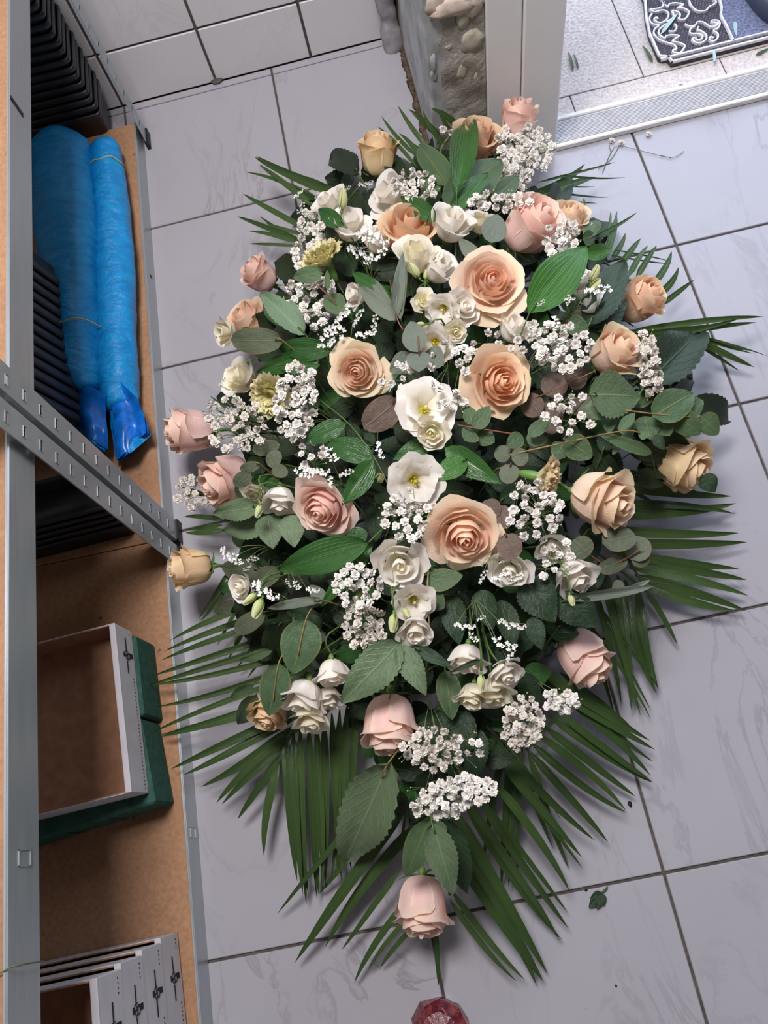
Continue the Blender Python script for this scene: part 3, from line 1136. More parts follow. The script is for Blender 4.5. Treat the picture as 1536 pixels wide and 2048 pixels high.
def band(root, sp, t, rad, flat=0.9):
    i = int(t * (len(sp) - 1))
    q = sp[i]
    tg = sp[i + 1] - sp[i - 1]
    tg /= np.linalg.norm(tg)
    a = np.cross(tg, (0, 0, 1.0))
    a /= np.linalg.norm(a)
    c = np.cross(a, tg)
    pts = [q + a * rad * math.cos(k / 32 * 2 * PI) + c * rad * flat * math.sin(k / 32 * 2 * PI) + tg * 0.003 * math.sin(k) for k in range(33)]
    MB().tube(pts, 0.0013, 5).build('rubber_band', M_BAND, root, True)


band(rollB, spB, 0.13, 0.0335)
band(rollA, spA, 0.62, 0.0585)


def tail(root, outline, z0, z1, seed, mat=M_DBLUE, folds=9):
    """loose folded end of the bags: a fan of thin leaves of film"""
    (a0, a1), (b0, b1) = outline
    for f in range(folds):
        t = f / (folds - 1)
        nU, nV = 6, 12
        V, F = [], []
        zz = z0 + (z1 - z0) * t
        for i in range(nV + 1):
            s = i / nV
            for j in range(nU + 1):
                u = j / nU
                p0 = np.array(a0) * (1 - u) + np.array(a1) * u
                p1 = np.array(b0) * (1 - u) + np.array(b1) * u
                px = p0 * (1 - s) + p1 * s
                px = px + np.array([6 * t * (1 - s), -4 * t]) + np.array([5 * math.sin(4 * s + f * 1.3 + seed), 3 * math.sin(3 * u + f)]) * s
                z = zz + 0.012 * math.sin(2.5 * u * PI + f * 0.4 + seed) * s + 0.01 * (1 - s) + 0.004 * math.sin(9 * s + f)
                V.append(P(px[0], px[1], max(ZLOW + 0.002 + 0.0008 * f, z)))
        for i in range(nV):
            for j in range(nU):
                k = i * (nU + 1) + j
                F.append((k, k + 1, k + nU + 2, k + nU + 1))
        add('film_tail', mesh('film_tail', V, F, True), mat if f % 3 else M_BLUE, root)


tail(rollA, (((122, 752), (206, 792)), ((150, 858), (212, 905))), 0.056, 0.10, 0.5, folds=9)
tail(rollB, (((206, 738), (268, 800)), ((236, 924), (297, 872))), 0.058, 0.092, 2.5, folds=9)

# ------------------------------------------------------------------ foam bricks and printed boxes
for k, (ya, yb_, xa, rz, lab) in enumerate([(-0.990, -0.868, -0.344, 0.03, 'dark green floral foam brick under the open cardboard box, farther of the two'), (-1.114, -0.992, -0.337, 0.10, 'dark green floral foam brick under the open cardboard box, sticking out at its near corner')]):
    m = MB().bbox((-0.23, 0, 0), (0, yb_ - ya, 0.072), 0.003)
    o = add('foam_brick', m.mesh('foam_brick'), M_FOAM, None, Matrix.Translation((xa, ya, ZLOW)) @ Matrix.Rotation(rz, 4, 'Z'))
    tag(o, lab, 'foam brick', 'green foam bricks')
    if k == 1:
        sc = MB()
        for vv in (-0.075, -0.14):
            sc = MB().box((vv, -0.0006, 0.004), (vv + 0.0016, 0.0004, 0.06))
            add('scored_line', sc.mesh('scored_line'), M_FOOT, o, o.matrix_basis)


def emblem(mb_ink, mb_grey, u, v, s, X):
    """cross lying along v with a small rose wreath, on the face x = X"""
    def bar(v0, v1, z0, z1, sh=0.0):
        mb_ink.add([(X, v0, z0), (X, v1, z0 + sh), (X, v1, z1 + sh), (X, v0, z1), (X + 0.0004, v0, z0), (X + 0.0004, v1, z0 + sh), (X + 0.0004, v1, z1 + sh), (X + 0.0004, v0, z1)],
                   [(4, 5, 6, 7), (0, 1, 5, 4), (2, 3, 7, 6), (1, 2, 6, 5), (3, 0, 4, 7)])
    bar(v + 0.004 * s, v + 0.026 * s, u - 0.0016 * s, u + 0.0014 * s)
    bar(v - 0.028 * s, v - 0.006 * s, u - 0.0012 * s, u + 0.0016 * s)
    bar(v - 0.003 * s, v + 0.004 * s, u - 0.020 * s, u - 0.007 * s, 0.0)
    bar(v - 0.004 * s, v + 0.003 * s, u + 0.006 * s, u + 0.011 * s)
    for (dv, du, r) in ((0.002, 0.003, 0.0042), (-0.004, 0.001, 0.0036), (0.004, -0.002, 0.003), (-0.002, -0.006, 0.0052), (-0.008, 0.0, 0.0028)):
        n = 10
        ring = [(X + 0.0005, v + (dv + r * math.cos(2 * PI * k / n)) * s, u + (du + r * math.sin(2 * PI * k / n)) * s) for k in range(n)]
        inn_ = [(X + 0.0005, v + (dv + 0.62 * r * math.cos(2 * PI * k / n)) * s, u + (du + 0.62 * r * math.sin(2 * PI * k / n)) * s) for k in range(n)]
        mb_ink.add(ring + inn_, [(k, (k + 1) % n, n + (k + 1) % n, n + k) for k in range(n)])
        mb_grey.add([(X + 0.00045, q[1], q[2]) for q in inn_], [tuple(range(n))])


def card_box(label, loc, rz, lx, ly, h, emb_v, group=None, tilt=0.0):
    Mx = Matrix.Translation(loc) @ Matrix.Rotation(rz, 4, 'Z') @ Matrix.Rotation(tilt, 4, 'Y')
    root = thing('card_box', label, 'box', loc, group)
    t = 0.003
    # body: outer white walls, brown inside
    outm = MB()
    outm.bbox((-t, -ly, 0), (0, 0, h), 0.0008)
    add('front_wall', outm.mesh('front_wall'), M_CARDW, root, Mx)
    o2 = MB()
    o2.box((-lx, -0.0012, 0), (-t, 0, h))
    o2.box((-lx, -ly, 0), (-t, -ly + 0.0012, h))
    o2.box((-lx, -ly, 0), (-lx + 0.0012, 0, h))
    o2.box((-lx, -ly, 0), (-t, 0, 0.0012))
    add('outer_wall', o2.mesh('outer_wall'), M_CARDW, root, Mx)
    i2 = MB()
    i2.box((-lx + 0.0012, -t, 0.0012), (-t, -0.0012, h + 0.0003))
    i2.box((-lx + 0.0012, -ly + 0.0012, 0.0012), (-t, -ly + t, h + 0.0003))
    i2.box((-lx + 0.0012, -ly + t, 0.0012), (-lx + t, -t, h + 0.0003))
    i2.box((-lx + t, -ly + t, 0.0012), (-t, -t, t))
    i2.box((-t - 0.0012, -ly + t, t), (-t, -t, h - 0.004))
    add('lining', i2.mesh('lining'), M_CARDB, root, Mx)
    fold = MB()
    fold.bbox((-0.0085, -ly, h - 0.0015), (0.0004, 0, h + 0.0012), 0.0008)
    add('folded_edge', fold.mesh('folded_edge'), M_CARDW, root, Mx)
    ink, grey = MB(), MB()
    emblem(ink, grey, h * 0.47, emb_v, 1.0, 0.0003)
    add('cross_emblem', ink.mesh('cross_emblem'), M_INK, root, Mx)
    add('rose_print', grey.mesh('rose_print'), M_INKG, root, Mx)
    pf = MB()
    y = -0.008
    while y > -ly + 0.006:
        if abs(y - emb_v) > 0.03:
            pf.box((0.0002, y - 0.0011, 0.0105), (0.0006, y + 0.0011, 0.0120))
        y -= 0.0052
    add('perforation', pf.mesh('perforation'), M_INK, root, Mx)
    return root


card_box('open cardboard box with brown inside and white cross-printed side, resting on the foam bricks', (-0.353, -0.862, ZLOW + 0.0735), 0.035, 0.26, 0.238, 0.058, -0.042)
qb = P(355, 1862, ZLOW)
labs = ['white cross-printed box at the bottom of the nested stack of four', 'white cross-printed box second from the bottom of the stack of four', 'white cross-printed box third from the bottom of the stack of four', 'topmost white cross-printed box of the stack, its brown inside open to view']
for k in range(4):
    card_box(labs[k], (qb[0] + 0.001 * k, qb[1] - 0.001 - 0.006 * k, ZLOW + 0.001 + k * 0.0645), 0.02, 0.30, 0.26, 0.062, -0.053 - 0.001 * k, 'white cross-printed boxes in the stack')

# wire lying over the upper shelf edge
wp = [PXp(-8, 1952, -0.31), PXp(6, 1944, -0.3115), PXp(20, 1934, -0.318)]
wr = MB().tube([np.array(P(-30, 1962, ZUP + 0.002)), np.array(P(2, 1945, ZUP + 0.0025)), np.array(P(20, 1934, ZUP + 0.003)), np.array(PXp(50, 1928, -0.316)), np.array(PXp(86, 1922, -0.316))], 0.0007, 5)
tag(wr.build('wire', M_STEM, None, True), 'thin dark wire hanging over the upper shelf edge at the lower left', 'wire')

# ================================================================== the flower arrangement


def bez(c, t):
    c = [np.array(q, float) for q in c]
    while len(c) > 1:
        c = [c[i] * (1 - t) + c[i + 1] * t for i in range(len(c) - 1)]
    return c[0]


def petal(theta, span, prof, layer, curl=0.1, spiral=0.05, ruff=0.02, seed=0.0, nu=8, nv=8, rnd_=2.8, cut=0.20, side=0.35, freq=7.0):
    V, pv, pe = [], [], []
    for i in range(nv + 1):
        v = i / nv
        for j in range(nu + 1):
            u = -1 + 2 * j / nu
            vv = v * (1 - cut * abs(u) ** rnd_)
            r, z = bez(prof, vv)
            wd = span * (0.30 + 0.70 * math.sin(min(vv * 1.35, 1) * PI / 2))
            th = theta + u * wd
            r += spiral * u * vv
            c = max(0, (vv - 0.70) / 0.30) ** 2
            r += curl * c
            z -= curl * 0.55 * c
            e = max(0, (abs(u) - 0.55) / 0.45) ** 2
            r += curl * side * e * vv
            r += ruff * math.sin(freq * u + seed) * vv * vv
            z += ruff * math.cos(freq * 0.7 * u + seed * 2.1) * vv * vv
            V.append((r * math.cos(th), r * math.sin(th), z))
            pv.append(vv)
            pe.append(max(0.0, max((v - 0.62) / 0.38, (abs(u) - 0.72) / 0.28 * min(1, v * 1.6)) if v > 0 else 0))
    F = []
    for i in range(nv):
        for j in range(nu):
            k = i * (nu + 1) + j
            F.append((k, k + 1, k + nu + 2, k + nu + 1))
    return mesh('petal', V, F, True, {'pv': pv, 'pe': np.clip(pe, 0, 1), 'pl': [layer] * len(V)})


GA = 2.39996


def rose_open(seed):
    r = np.random.default_rng(seed)
    th = r.uniform(0, 6)
    out = []
    for i in range(5):
        out.append(petal(th, 1.75 - 0.05 * i, [(0.03, 0.2), (0.12 + 0.035 * i, 0.4), (0.16 + 0.045 * i, 0.85), (0.03 + 0.045 * i, 1.04 - 0.012 * i)], 0.0, 0.01, 0.05, 0.012, r.uniform(0, 6)))
        th += GA
    for i in range(7):
        R = (0.27 + 0.052 * i) * r.uniform(0.93, 1.07)
        out.append(petal(th, 1.30 - 0.03 * i + r.uniform(-.15, .15), [(0.05, 0.05), (R * 1.15, 0.12), (R * 1.22, 0.72), (R * 0.93, 1.02 - 0.028 * i + r.uniform(-.02, .02))], 0.2 + 0.06 * i, 0.035 + 0.01 * i, 0.05, 0.02, r.uniform(0, 6)))
        th += GA
    for i in range(6):
        R = (0.62 + 0.045 * i) * r.uniform(0.94, 1.07)
        out.append(petal(th, 1.05 + r.uniform(-.15, .15), [(0.06, 0.0), (R * 1.0, -0.02), (R * 1.14, 0.45), (R * 1.02, 0.86 - 0.035 * i + r.uniform(-.09, .07))], 0.65 + 0.04 * i, 0.13 + 0.02 * i + r.uniform(-.06, .1), 0.05, 0.03, r.uniform(0, 6)))
        th += GA
    for i in range(4):
        out.append(petal(th, 0.80, [(0.06, 0.0), (0.62, -0.08), (0.98, 0.22), (1.0 + r.uniform(-.05, .14), 0.60 - 0.08 * i)], 1.0, 0.22 + 0.05 * i, 0.03, 0.05, r.uniform(0, 6)))
        th += GA + r.uniform(-.3, .3)
    return out


def rose_bud(seed, loose=0.0):
    """half open rose seen from the side: tall cup, outer lips rolled back (height about 1.5)"""
    r = np.random.default_rng(seed)
    th = r.uniform(0, 6)
    out = []
    for i in range(4):
        out.append(petal(th, 1.7, [(0.05, 0.1), (0.20 + 0.05 * i, 0.4), (0.28 + 0.05 * i, 1.15), (0.06 + 0.08 * i, 1.50 - 0.03 * i)], 0.0, 0.02, 0.05, 0.02, r.uniform(0, 6)))
        th += GA
    for i in range(5):
        R = 0.42 + 0.03 * i
        out.append(petal(th, 1.30, [(0.06, 0.0), (R * 1.45, 0.10), (R * 1.15, 0.95), (R * (0.92 + loose * 0.3), 1.48 - 0.035 * i + r.uniform(-.03, .03))], 0.25 + 0.07 * i, 0.07 + loose * 0.05, 0.04, 0.025, r.uniform(0, 6)))
        th += GA
    for i in range(4):
        out.append(petal(th, 1.10, [(0.08, 0.0), (0.86, -0.02), (0.66, 0.85), (0.66 + loose * 0.2, 1.36 - 0.05 * i + r.uniform(-.05, .05))], 0.7 + 0.05 * i, 0.16 + 0.03 * i + loose * 0.1, 0.03, 0.03, r.uniform(0, 6)))
        th += GA
    for i in range(2):
        out.append(petal(th, 0.85, [(0.08, 0.0), (0.86, -0.05), (0.72, 0.62), (0.70 + loose * 0.25 + 0.06 * i, 1.18 - 0.12 * i)], 1.0, 0.16 + 0.06 * i, 0.02, 0.05, r.uniform(0, 6)))
        th += GA + r.uniform(-.3, .3)
    return out


def lis_open(seed):
    r = np.random.default_rng(seed)
    th = r.uniform(0, 6)
    out = []
    for i in range(5):
        out.append(petal(th, 0.92, [(0.06, 0.05), (0.30, 0.35), (0.52, 0.62), (0.66, 0.86)], 0.2, 0.10, 0.06, 0.05, r.uniform(0, 6)))
        th += 2 * PI / 5
    th += 0.6
    for i in range(6):
        out.append(petal(th, 0.86, [(0.06, 0.0), (0.42, 0.30), (0.80, 0.42), (1.0, 0.62 + r.uniform(-.06, .06))], 0.8, 0.10, 0.06, 0.06, r.uniform(0, 6)))
        th += 2 * PI / 6
    return out


def lis_swirl(seed):
    r = np.random.default_rng(seed)
    th = r.uniform(0, 6)
    out = []
    for i in range(4):
        out.append(petal(th, 1.7, [(0.03, 0.2), (0.14 + 0.05 * i, 0.4), (0.20 + 0.07 * i, 0.8), (0.05 + 0.08 * i, 0.96 - 0.02 * i)], 0.0, 0.02, 0.07, 0.02, r.uniform(0, 6)))
        th += GA
    for i in range(5):
        R = 0.42 + 0.09 * i
        out.append(petal(th, 1.15, [(0.05, 0.05), (R * 1.1, 0.10), (R * 1.15, 0.6), (R * 1.02, 0.92 - 0.05 * i)], 0.5 + 0.1 * i, 0.10, 0.06, 0.04, r.uniform(0, 6)))
        th += GA
    for i in range(3):
        out.append(petal(th, 0.9, [(0.05, 0.0), (0.6, 0.0), (0.95, 0.3), (1.0, 0.62)], 1.0, 0.12, 0.05, 0.06, r.uniform(0, 6)))
        th += GA
    return out


def lis_cup(seed):
    """side view: bell of white petals (height about 1.25)"""
    r = np.random.default_rng(seed)
    th = r.uniform(0, 6)
    out = []
    for i in range(4):
        out.append(petal(th, 1.5, [(0.05, 0.1), (0.28, 0.3), (0.40, 0.85), (0.22 + 0.08 * i, 1.22 - 0.03 * i)], 0.1, 0.05, 0.06, 0.05, r.uniform(0, 6)))
        th += GA
    for i in range(5):
        out.append(petal(th, 1.0, [(0.05, 0.0), (0.66, 0.02), (0.60, 0.65), (0.68 + 0.05 * i, 1.14 - 0.05 * i + r.uniform(-.05, .05))], 0.7 + 0.06 * i, 0.10 + 0.03 * i, 0.05, 0.05, r.uniform(0, 6), freq=6))
        th += GA
    return out


def lis_bud(seed):
    """closed twisted bud, slim and pointed (height 1.6)"""
    r = np.random.default_rng(seed)
    out = []
    for i in range(4):
        out.append(petal(i * PI / 2 + r.uniform(0, 1), 0.95, [(0.05, 0.0), (0.50, 0.25), (0.42, 0.95), (0.03, 1.6)], 0.3 + 0.2 * i, 0.0, 0.16, 0.01, r.uniform(0, 6), nu=5, nv=8, cut=0.05))
    return out


def carnation(seed):
    r = np.random.default_rng(seed)
    out = []
    for ring_, (n, R, zt) in enumerate(((6, 0.30, 1.02), (8, 0.55, 0.98), (9, 0.80, 0.86), (8, 0.98, 0.66))):
        for i in range(n):
            th = 2 * PI * i / n + r.uniform(-.3, .3) + ring_
            out.append(petal(th, 0.62 if ring_ else 0.9, [(0.16, 0.0), (R * 0.45 + 0.1, 0.35), (R * 0.85, zt * 0.8), (R * 1.05, zt + r.uniform(-.1, .06))], 0.2 + 0.25 * ring_, 0.06, 0.04, 0.09, r.uniform(0, 6), nu=10, nv=6, freq=13))
    return out


PROTO = {
    'ro': [rose_open(i) for i in (1, 2, 3, 4)], 'rb': [rose_bud(i, l) for i, l in ((11, 0.0), (12, 0.3), (13, 0.6), (14, 0.15))],
    'lo': [lis_open(i) for i in (21, 22)], 'ls': [lis_swirl(i) for i in (31, 32, 33)], 'lc': [lis_cup(i) for i in (41, 42, 43)], 'lb': [lis_bud(i) for i in (51,)],
    'ca': [carnation(61)],
}
CENTER = {'ro': 0.55, 'rb': 0.72, 'lo': 0.4, 'ls': 0.5, 'lc': 0.6, 'lb': 0.8, 'ca': 0.5}
RADIUS = {'ro': 1.06, 'rb': 0.80, 'lo': 1.0, 'ls': 1.0, 'lc': 0.78, 'lb': 0.45, 'ca': 1.0}


def leaf_mesh(kind, seed=0, nx=14, ny=6):
    r = np.random.default_rng(seed)
    arch, fold, wav = {'ruscus': (0.10, 0.10, 0.02), 'round': (0.06, 0.05, 0.02), 'oval': (0.07, 0.08, 0.02), 'serrate': (0.09, 0.12, 0.03), 'palm': (0.06, 0.35, 0.0), 'sepal': (0.10, 0.2, 0.0)}[kind]
    V, lu, lv = [], [], []
    ph = r.uniform(0, 6, 4)
    if kind == 'serrate':
        nx = 26
    for i in range(nx + 1):
        x = i / nx
        if kind == 'ruscus':
            w = (math.sin(PI * x ** 0.82) ** 0.85) * (1 - 0.15 * x)
        elif kind == 'round':
            w = math.sqrt(max(0, 1 - (2 * x - 1) ** 2)) * (1.0 - 0.12 * x)
        elif kind == 'oval':
            w = math.sin(PI * x ** 0.75) ** 0.7
        elif kind == 'serrate':
            w = (math.sin(PI * x ** 0.72) ** 0.8) * (1 - 0.1 * x) * (1 + (0.07 if i % 2 else -0.03))
        elif kind == 'palm':
            w = min(1, x * 5 + 0.18) * max(0.0, 1 - x ** 3.0) ** 0.8 if x < 1 else 0
        else:
            w = (1 - x) ** 0.8 * min(1, 0.5 + x * 4)
        w = max(w, 0.004)
        za = arch * 4 * x * (1 - x)
        for j in range(ny + 1):
            u = -1 + 2 * j / ny
            zf = -fold * (1 - abs(u)) * w * 0.5 if kind != 'palm' else -fold * (1 - abs(u)) * 0.02
            zw = wav * math.sin(7 * x + 2 * u + ph[0]) * abs(u)
            yb_ = 0.02 * math.sin(3 * x + ph[1]) if kind != 'palm' else (-0.7, 0.35, -0.25, 0.75)[seed % 4] * x * x
            V.append((x, u * w * 0.5 + yb_ * x, za + zf + zw))
            lu.append(x)
            lv.append(u)
    F = []
    for i in range(nx):
        for j in range(ny):
            k = i * (ny + 1) + j
            F.append((k, k + 1, k + ny + 2, k + ny + 1))
    return mesh('leaf', V, F, True, {'lu': lu, 'lv': lv})


LM = {k: [leaf_mesh(k, s) for s in range(3)] for k in ('ruscus', 'round', 'oval', 'serrate')}
LM['palm'] = [leaf_mesh('palm', s, 14, 4) for s in range(4)]
LM['sepal'] = [leaf_mesh('sepal', 0, 6, 2)]
KSHAPE = {'G': 'ruscus', 'B': 'ruscus', 'E': 'round', 'Y': 'oval', 'U': 'round', 'W': 'oval', 'S': 'serrate', 'L': 'serrate', 'D': 'serrate', 'K': 'serrate', 'P': 'palm', 'Q': 'palm'}


def leaf_matrix(a, b, wid, roll=0.0, flat=0.0):
    """leaf from a to b, broad side turned to the viewer's side with a roll"""
    a = np.asarray(a, float)
    b = np.asarray(b, float)
    x = b - a
    L = np.linalg.norm(x)
    xn = x / L
    v, _, _ = view_frame((a + b) / 2)
    n = -v * (1 - flat) + np.array([0, 0, 1.0]) * flat
    n = n - (n @ xn) * xn
    n /= np.linalg.norm(n)
    y = np.cross(n, xn)
    n2 = n * math.cos(roll) + y * math.sin(roll)
    y2 = np.cross(n2, xn)
    return Matrix(((x[0], y2[0] * wid, n2[0] * L, a[0]), (x[1], y2[1] * wid, n2[1] * L, a[1]), (x[2], y2[2] * wid, n2[2] * L, a[2]), (0, 0, 0, 1)))


def basis(axis, spin, s, o):
    z = np.asarray(axis, float)
    z = z / np.linalg.norm(z)
    t = np.array([1.0, 0, 0]) if abs(z[0]) < 0.8 else np.array([0, 1.0, 0])
    x = np.cross(t, z)
    x /= np.linalg.norm(x)
    y = np.cross(z, x)
    c, sn = math.cos(spin), math.sin(spin)
    x, y = x * c + y * sn, -x * sn + y * c
    return Matrix(((x[0] * s, y[0] * s, z[0] * s, o[0]), (x[1] * s, y[1] * s, z[1] * s, o[1]), (x[2] * s, y[2] * s, z[2] * s, o[2]), (0, 0, 0, 1)))


def stem_to(o, axis, length=0.10, r=0.0022):
    """stem leaving the calyx backwards and bending into the middle of the arrangement"""
    o = np.asarray(o)
    inner = np.array([DC[0] + (o[0] - DC[0]) * 0.30, DC[1] + (o[1] - DC[1]) * 0.55, 0.07])
    p1 = o - np.asarray(axis) * length * 0.35
    p1[2] = max(p1[2], 0.02)
    return MB().tube(spline([o, p1, (p1 + inner) / 2 * np.array([1, 1, 0.9]), inner], 4), r, 6)


PART = {'ro': 'petal', 'rb': 'petal', 'lo': 'petal', 'ls': 'petal', 'lc': 'petal', 'lb': 'petal', 'ca': 'petal'}
SEP = LM['sepal'][0]


def flower(name, cat, kind, var, px, py, size, dx, dy, tilt, mat, label, group, dz=0.0, z=None, spin=None, sepals=5, squash=1.0):
    c = PD(px, py, dz, z)
    v, r, d = view_frame(c)
    n = math.hypot(dx, dy) + 1e-9
    ta = math.radians(tilt)
    axis = -v * math.cos(ta) + (r * dx / n + d * dy / n) * math.sin(ta)
    s = size * depth(c) / FPX / 2 / RADIUS[kind]
    o = c - axis * s * CENTER[kind] * squash
    root = thing(name, label, cat, o, group)
    spin = rng.uniform(0, 6) if spin is None else spin
    Mx = basis(axis, spin, s, o) @ Matrix.Scale(squash, 4, (0, 0, 1))
    for me in PROTO[kind][var % len(PROTO[kind])]:
        addm('petal', me, mat, root, Mx)
    if kind in ('ro', 'rb', 'lc', 'lb', 'ls'):
        sl_, sw = {'ro': (0.62, 0.17), 'rb': (0.72, 0.20), 'lc': (0.45, 0.08), 'lb': (0.5, 0.12), 'ls': (0.4, 0.08)}[kind]
        for k in range(sepals):
            a = 2 * PI * k / sepals + 0.3
            lean = rng.uniform(-0.25, 0.75) if kind != 'lb' else 1.35
            if kind in ('lc', 'ls'):
                lean = rng.uniform(0.3, 0.9)
            dl = Vector((math.cos(a) * math.cos(lean), math.sin(a) * math.cos(lean), math.sin(lean) * 0.9))
            p0 = Vector((math.cos(a) * 0.10, math.sin(a) * 0.10, -0.05))
            xx = dl * sl_
            yy = Vector((-math.sin(a), math.cos(a), 0)) * sw
            zz = xx.cross(yy).normalized() * sl_ * -1
            Ml = Matrix(((xx[0], yy[0], zz[0], p0[0]), (xx[1], yy[1], zz[1], p0[1]), (xx[2], yy[2], zz[2], p0[2]), (0, 0, 0, 1)))
            addm('sepal', SEP, M_CALYX, root, Mx @ Ml)
        hip = MB().lathe([(0.03, -0.30), (0.08, -0.26), (0.13, -0.14), (0.12, -0.02), (0.05, 0.03)], 10)
        add('calyx', hip.mesh('calyx', True), M_CALYX, root, Mx)
    if kind == 'lo':
        e = MB().lathe([(0.34, 0.30), (0.26, 0.22), (0.12, 0.16), (0.0, 0.15)], 14)
        add('eye', e.mesh('eye', True), M_EYE, root, Mx)
        pis = MB().lathe([(0.035, 0.15), (0.035, 0.48), (0.09, 0.54), (0.07, 0.62), (0.0, 0.63)], 8)
        add('pistil', pis.mesh('pistil', True), M_EYE if var % 2 else M_IVORY, root, Mx)
        for k in range(5):
            a = 2 * PI * k / 5
            st = MB().tube([(0.03 * math.cos(a), 0.03 * math.sin(a), 0.15), (0.13 * math.cos(a), 0.13 * math.sin(a), 0.42)], 0.012, 4)
            st.lathe([(0.0, -0.05), (0.03, -0.03), (0.03, 0.03), (0.0, 0.05)], 6, Matrix.Translation((0.13 * math.cos(a), 0.13 * math.sin(a), 0.44)))
            add('stamen', st.mesh('stamen', True), M_STAMEN, root, Mx)
    if kind == 'ca':
        cal = MB().lathe([(0.05, -1.15), (0.16, -1.05), (0.26, -0.7), (0.30, -0.2), (0.28, 0.12), (0.2, 0.2)], 12)
        add('calyx', cal.mesh('calyx', True), M_CALYX, root, Mx @ Matrix.Scale(0.8, 4))
    st = stem_to(o - axis * s * (0.3 if kind != 'ca' else 0.9), axis, 0.08, 0.0026 if cat == 'rose' else 0.0014)
    add('stem', st.mesh('stem', True), M_STEM, root)
    return root


# ---------------------------------------------------------------- roses
RG = 'roses of the arrangement'
ROSES = [
    # kind, variant, px, py, size, dx, dy, tilt, colour, label, dz, z
    ('rb', 0, 1036, 238, 70, 0.15, -1, 72, 'pink', 'pink half-open rose at the far tip in front of the white door frame', 0, 0.165),
    ('rb', 2, 948, 284, 78, 0.25, -1, 62, 'orange', 'apricot rose half hidden by an upright glossy leaf at the far end', 0, 0.165),
    ('rb', 3, 756, 308, 74, -0.05, -1, 74, 'yellow', 'golden peach rosebud with hooked sepals at the far left tip', 0, 0.14),
    ('rb', 1, 1137, 442, 66, 0.3, -0.8, 62, 'cream', 'pale peach rose mostly hidden behind the large pink rose at the upper right', -0.03, None),
    ('rb', 2, 1062, 452, 98, 0.55, -0.62, 62, 'pink', 'large pink rose with a folded cream outer petal beside the white buds', 0.02, None),
    ('rb', 2, 820, 466, 92, 0.05, -1, 50, 'orange', 'ruffled apricot rose standing behind two cream lisianthus blooms', 0.0, None),
    ('ro', 0, 985, 563, 132, 0.25, -0.6, 24, 'peach', 'fully open peach rose beside the broad bright green leaf', 0.04, None),
    ('rb', 1, 519, 549, 62, -0.8, -0.6, 70, 'pink', 'small dusky pink rosebud at the upper left edge above a pale leaf', 0, 0.11),
    ('rb', 1, 505, 652, 84, -0.75, -0.6, 62, 'peach', 'peach rose half covered by a grey eucalyptus leaf on the left edge', 0, 0.12),
    ('ro', 1, 716, 743, 108, -0.3, 0.1, 16, 'cream', 'open pink-centred rose with greenish cream outer petals left of centre', 0.03, None),
    ('ro', 2, 1003, 763, 124, 0.5, -0.05, 26, 'orange', 'open apricot-orange rose right of centre', 0.04, None),
    ('rb', 0, 1282, 601, 84, 0.55, -0.45, 60, 'orange', 'smooth salmon rosebud at the right edge by the comb of palm tips', 0, 0.15),
    ('rb', 2, 1228, 705, 84, 0.5, -0.4, 55, 'cream', 'creamy peach rose opening in two lobes behind veined leaves on the right', 0.0, None),
    ('rb', 0, 378, 862, 86, -1, 0.02, 78, 'pink', 'pink rose pointing left over the shelf edge beside small white florets', 0, 0.11),
    ('rb', 1, 452, 960, 92, -0.85, 0.4, 68, 'pink', 'pink rose with one drooping petal beside two small white blooms on the left', 0, 0.14),
    ('ro', 3, 644, 1018, 122, -0.45, 0.6, 42, 'pink', 'open pink rose facing down to the left beside a glossy leaf', 0.03, None),
    ('rb', 3, 380, 1136, 76, -1, 0.1, 78, 'yellow', 'mustard yellow rose pointing left at the shelf post', 0, 0.12),
    ('ro', 0, 930, 1072, 142, 0.1, 0.55, 30, 'peach', 'largest open peach rose below centre with a wide pointed outer petal', 0.05, None),
    ('rb', 2, 1203, 1000, 108, 0.9, 0.3, 58, 'cream', 'pink and cream rose opening to the right beside the striped carnation', 0.01, None),
    ('rb', 3, 1358, 924, 104, 0.85, 0.4, 70, 'yellow', 'yellow-peach rose at the far right above the fanned palm leaflets', 0, 0.14),
    ('rb', 0, 1167, 1316, 102, 0.62, 0.78, 74, 'pink', 'pink rosebud with a golden base lying over palm leaflets at the lower right', 0, 0.15),
    ('rb', 3, 778, 1448, 104, -0.02, 1, 76, 'pink', 'pink rose hanging down below the two serrated leaves', 0, 0.215),
    ('rb', 1, 845, 1812, 100, 0.0, 1, 80, 'pink', 'lowest pink rose at the near tip, pointing at the bottom of the photo', 0, 0.10),
    ('rb', 2, 541, 1420, 66, -0.35, 1, 66, 'yellow', 'orange-yellow rose hidden under a large grey leaf at the lower left', -0.02, None),
]
for (k, vr, px, py, sz, dx, dy, ti, colr, lab, dz, z) in ROSES:
    flower('rose', 'rose', k, vr, px, py, sz * 1.02, dx, dy, ti, M_ROSE[colr], lab, RG, dz, z, squash=1.2 if k == 'rb' else 1.0)

# ---------------------------------------------------------------- carnations
CG = 'carnations of the arrangement'
flower('carnation', 'carnation', 'ca', 0, 644, 512, 86, -0.5, -0.85, 74, M_CARN, 'yellow-green carnation in side view with a green calyx at the upper left', CG, 0.01)
flower('carnation', 'carnation', 'ca', 0, 543, 790, 88, -0.6, 0.3, 35, M_CARN, 'pale yellow carnation facing the viewer beside baby breath on the left', CG, 0.0)
flower('carnation', 'carnation', 'ca', 0, 1094, 957, 88, 1, 0.2, 76, M_CARNR, 'cream carnation with red-edged petals in side view on the right', CG, 0.02)

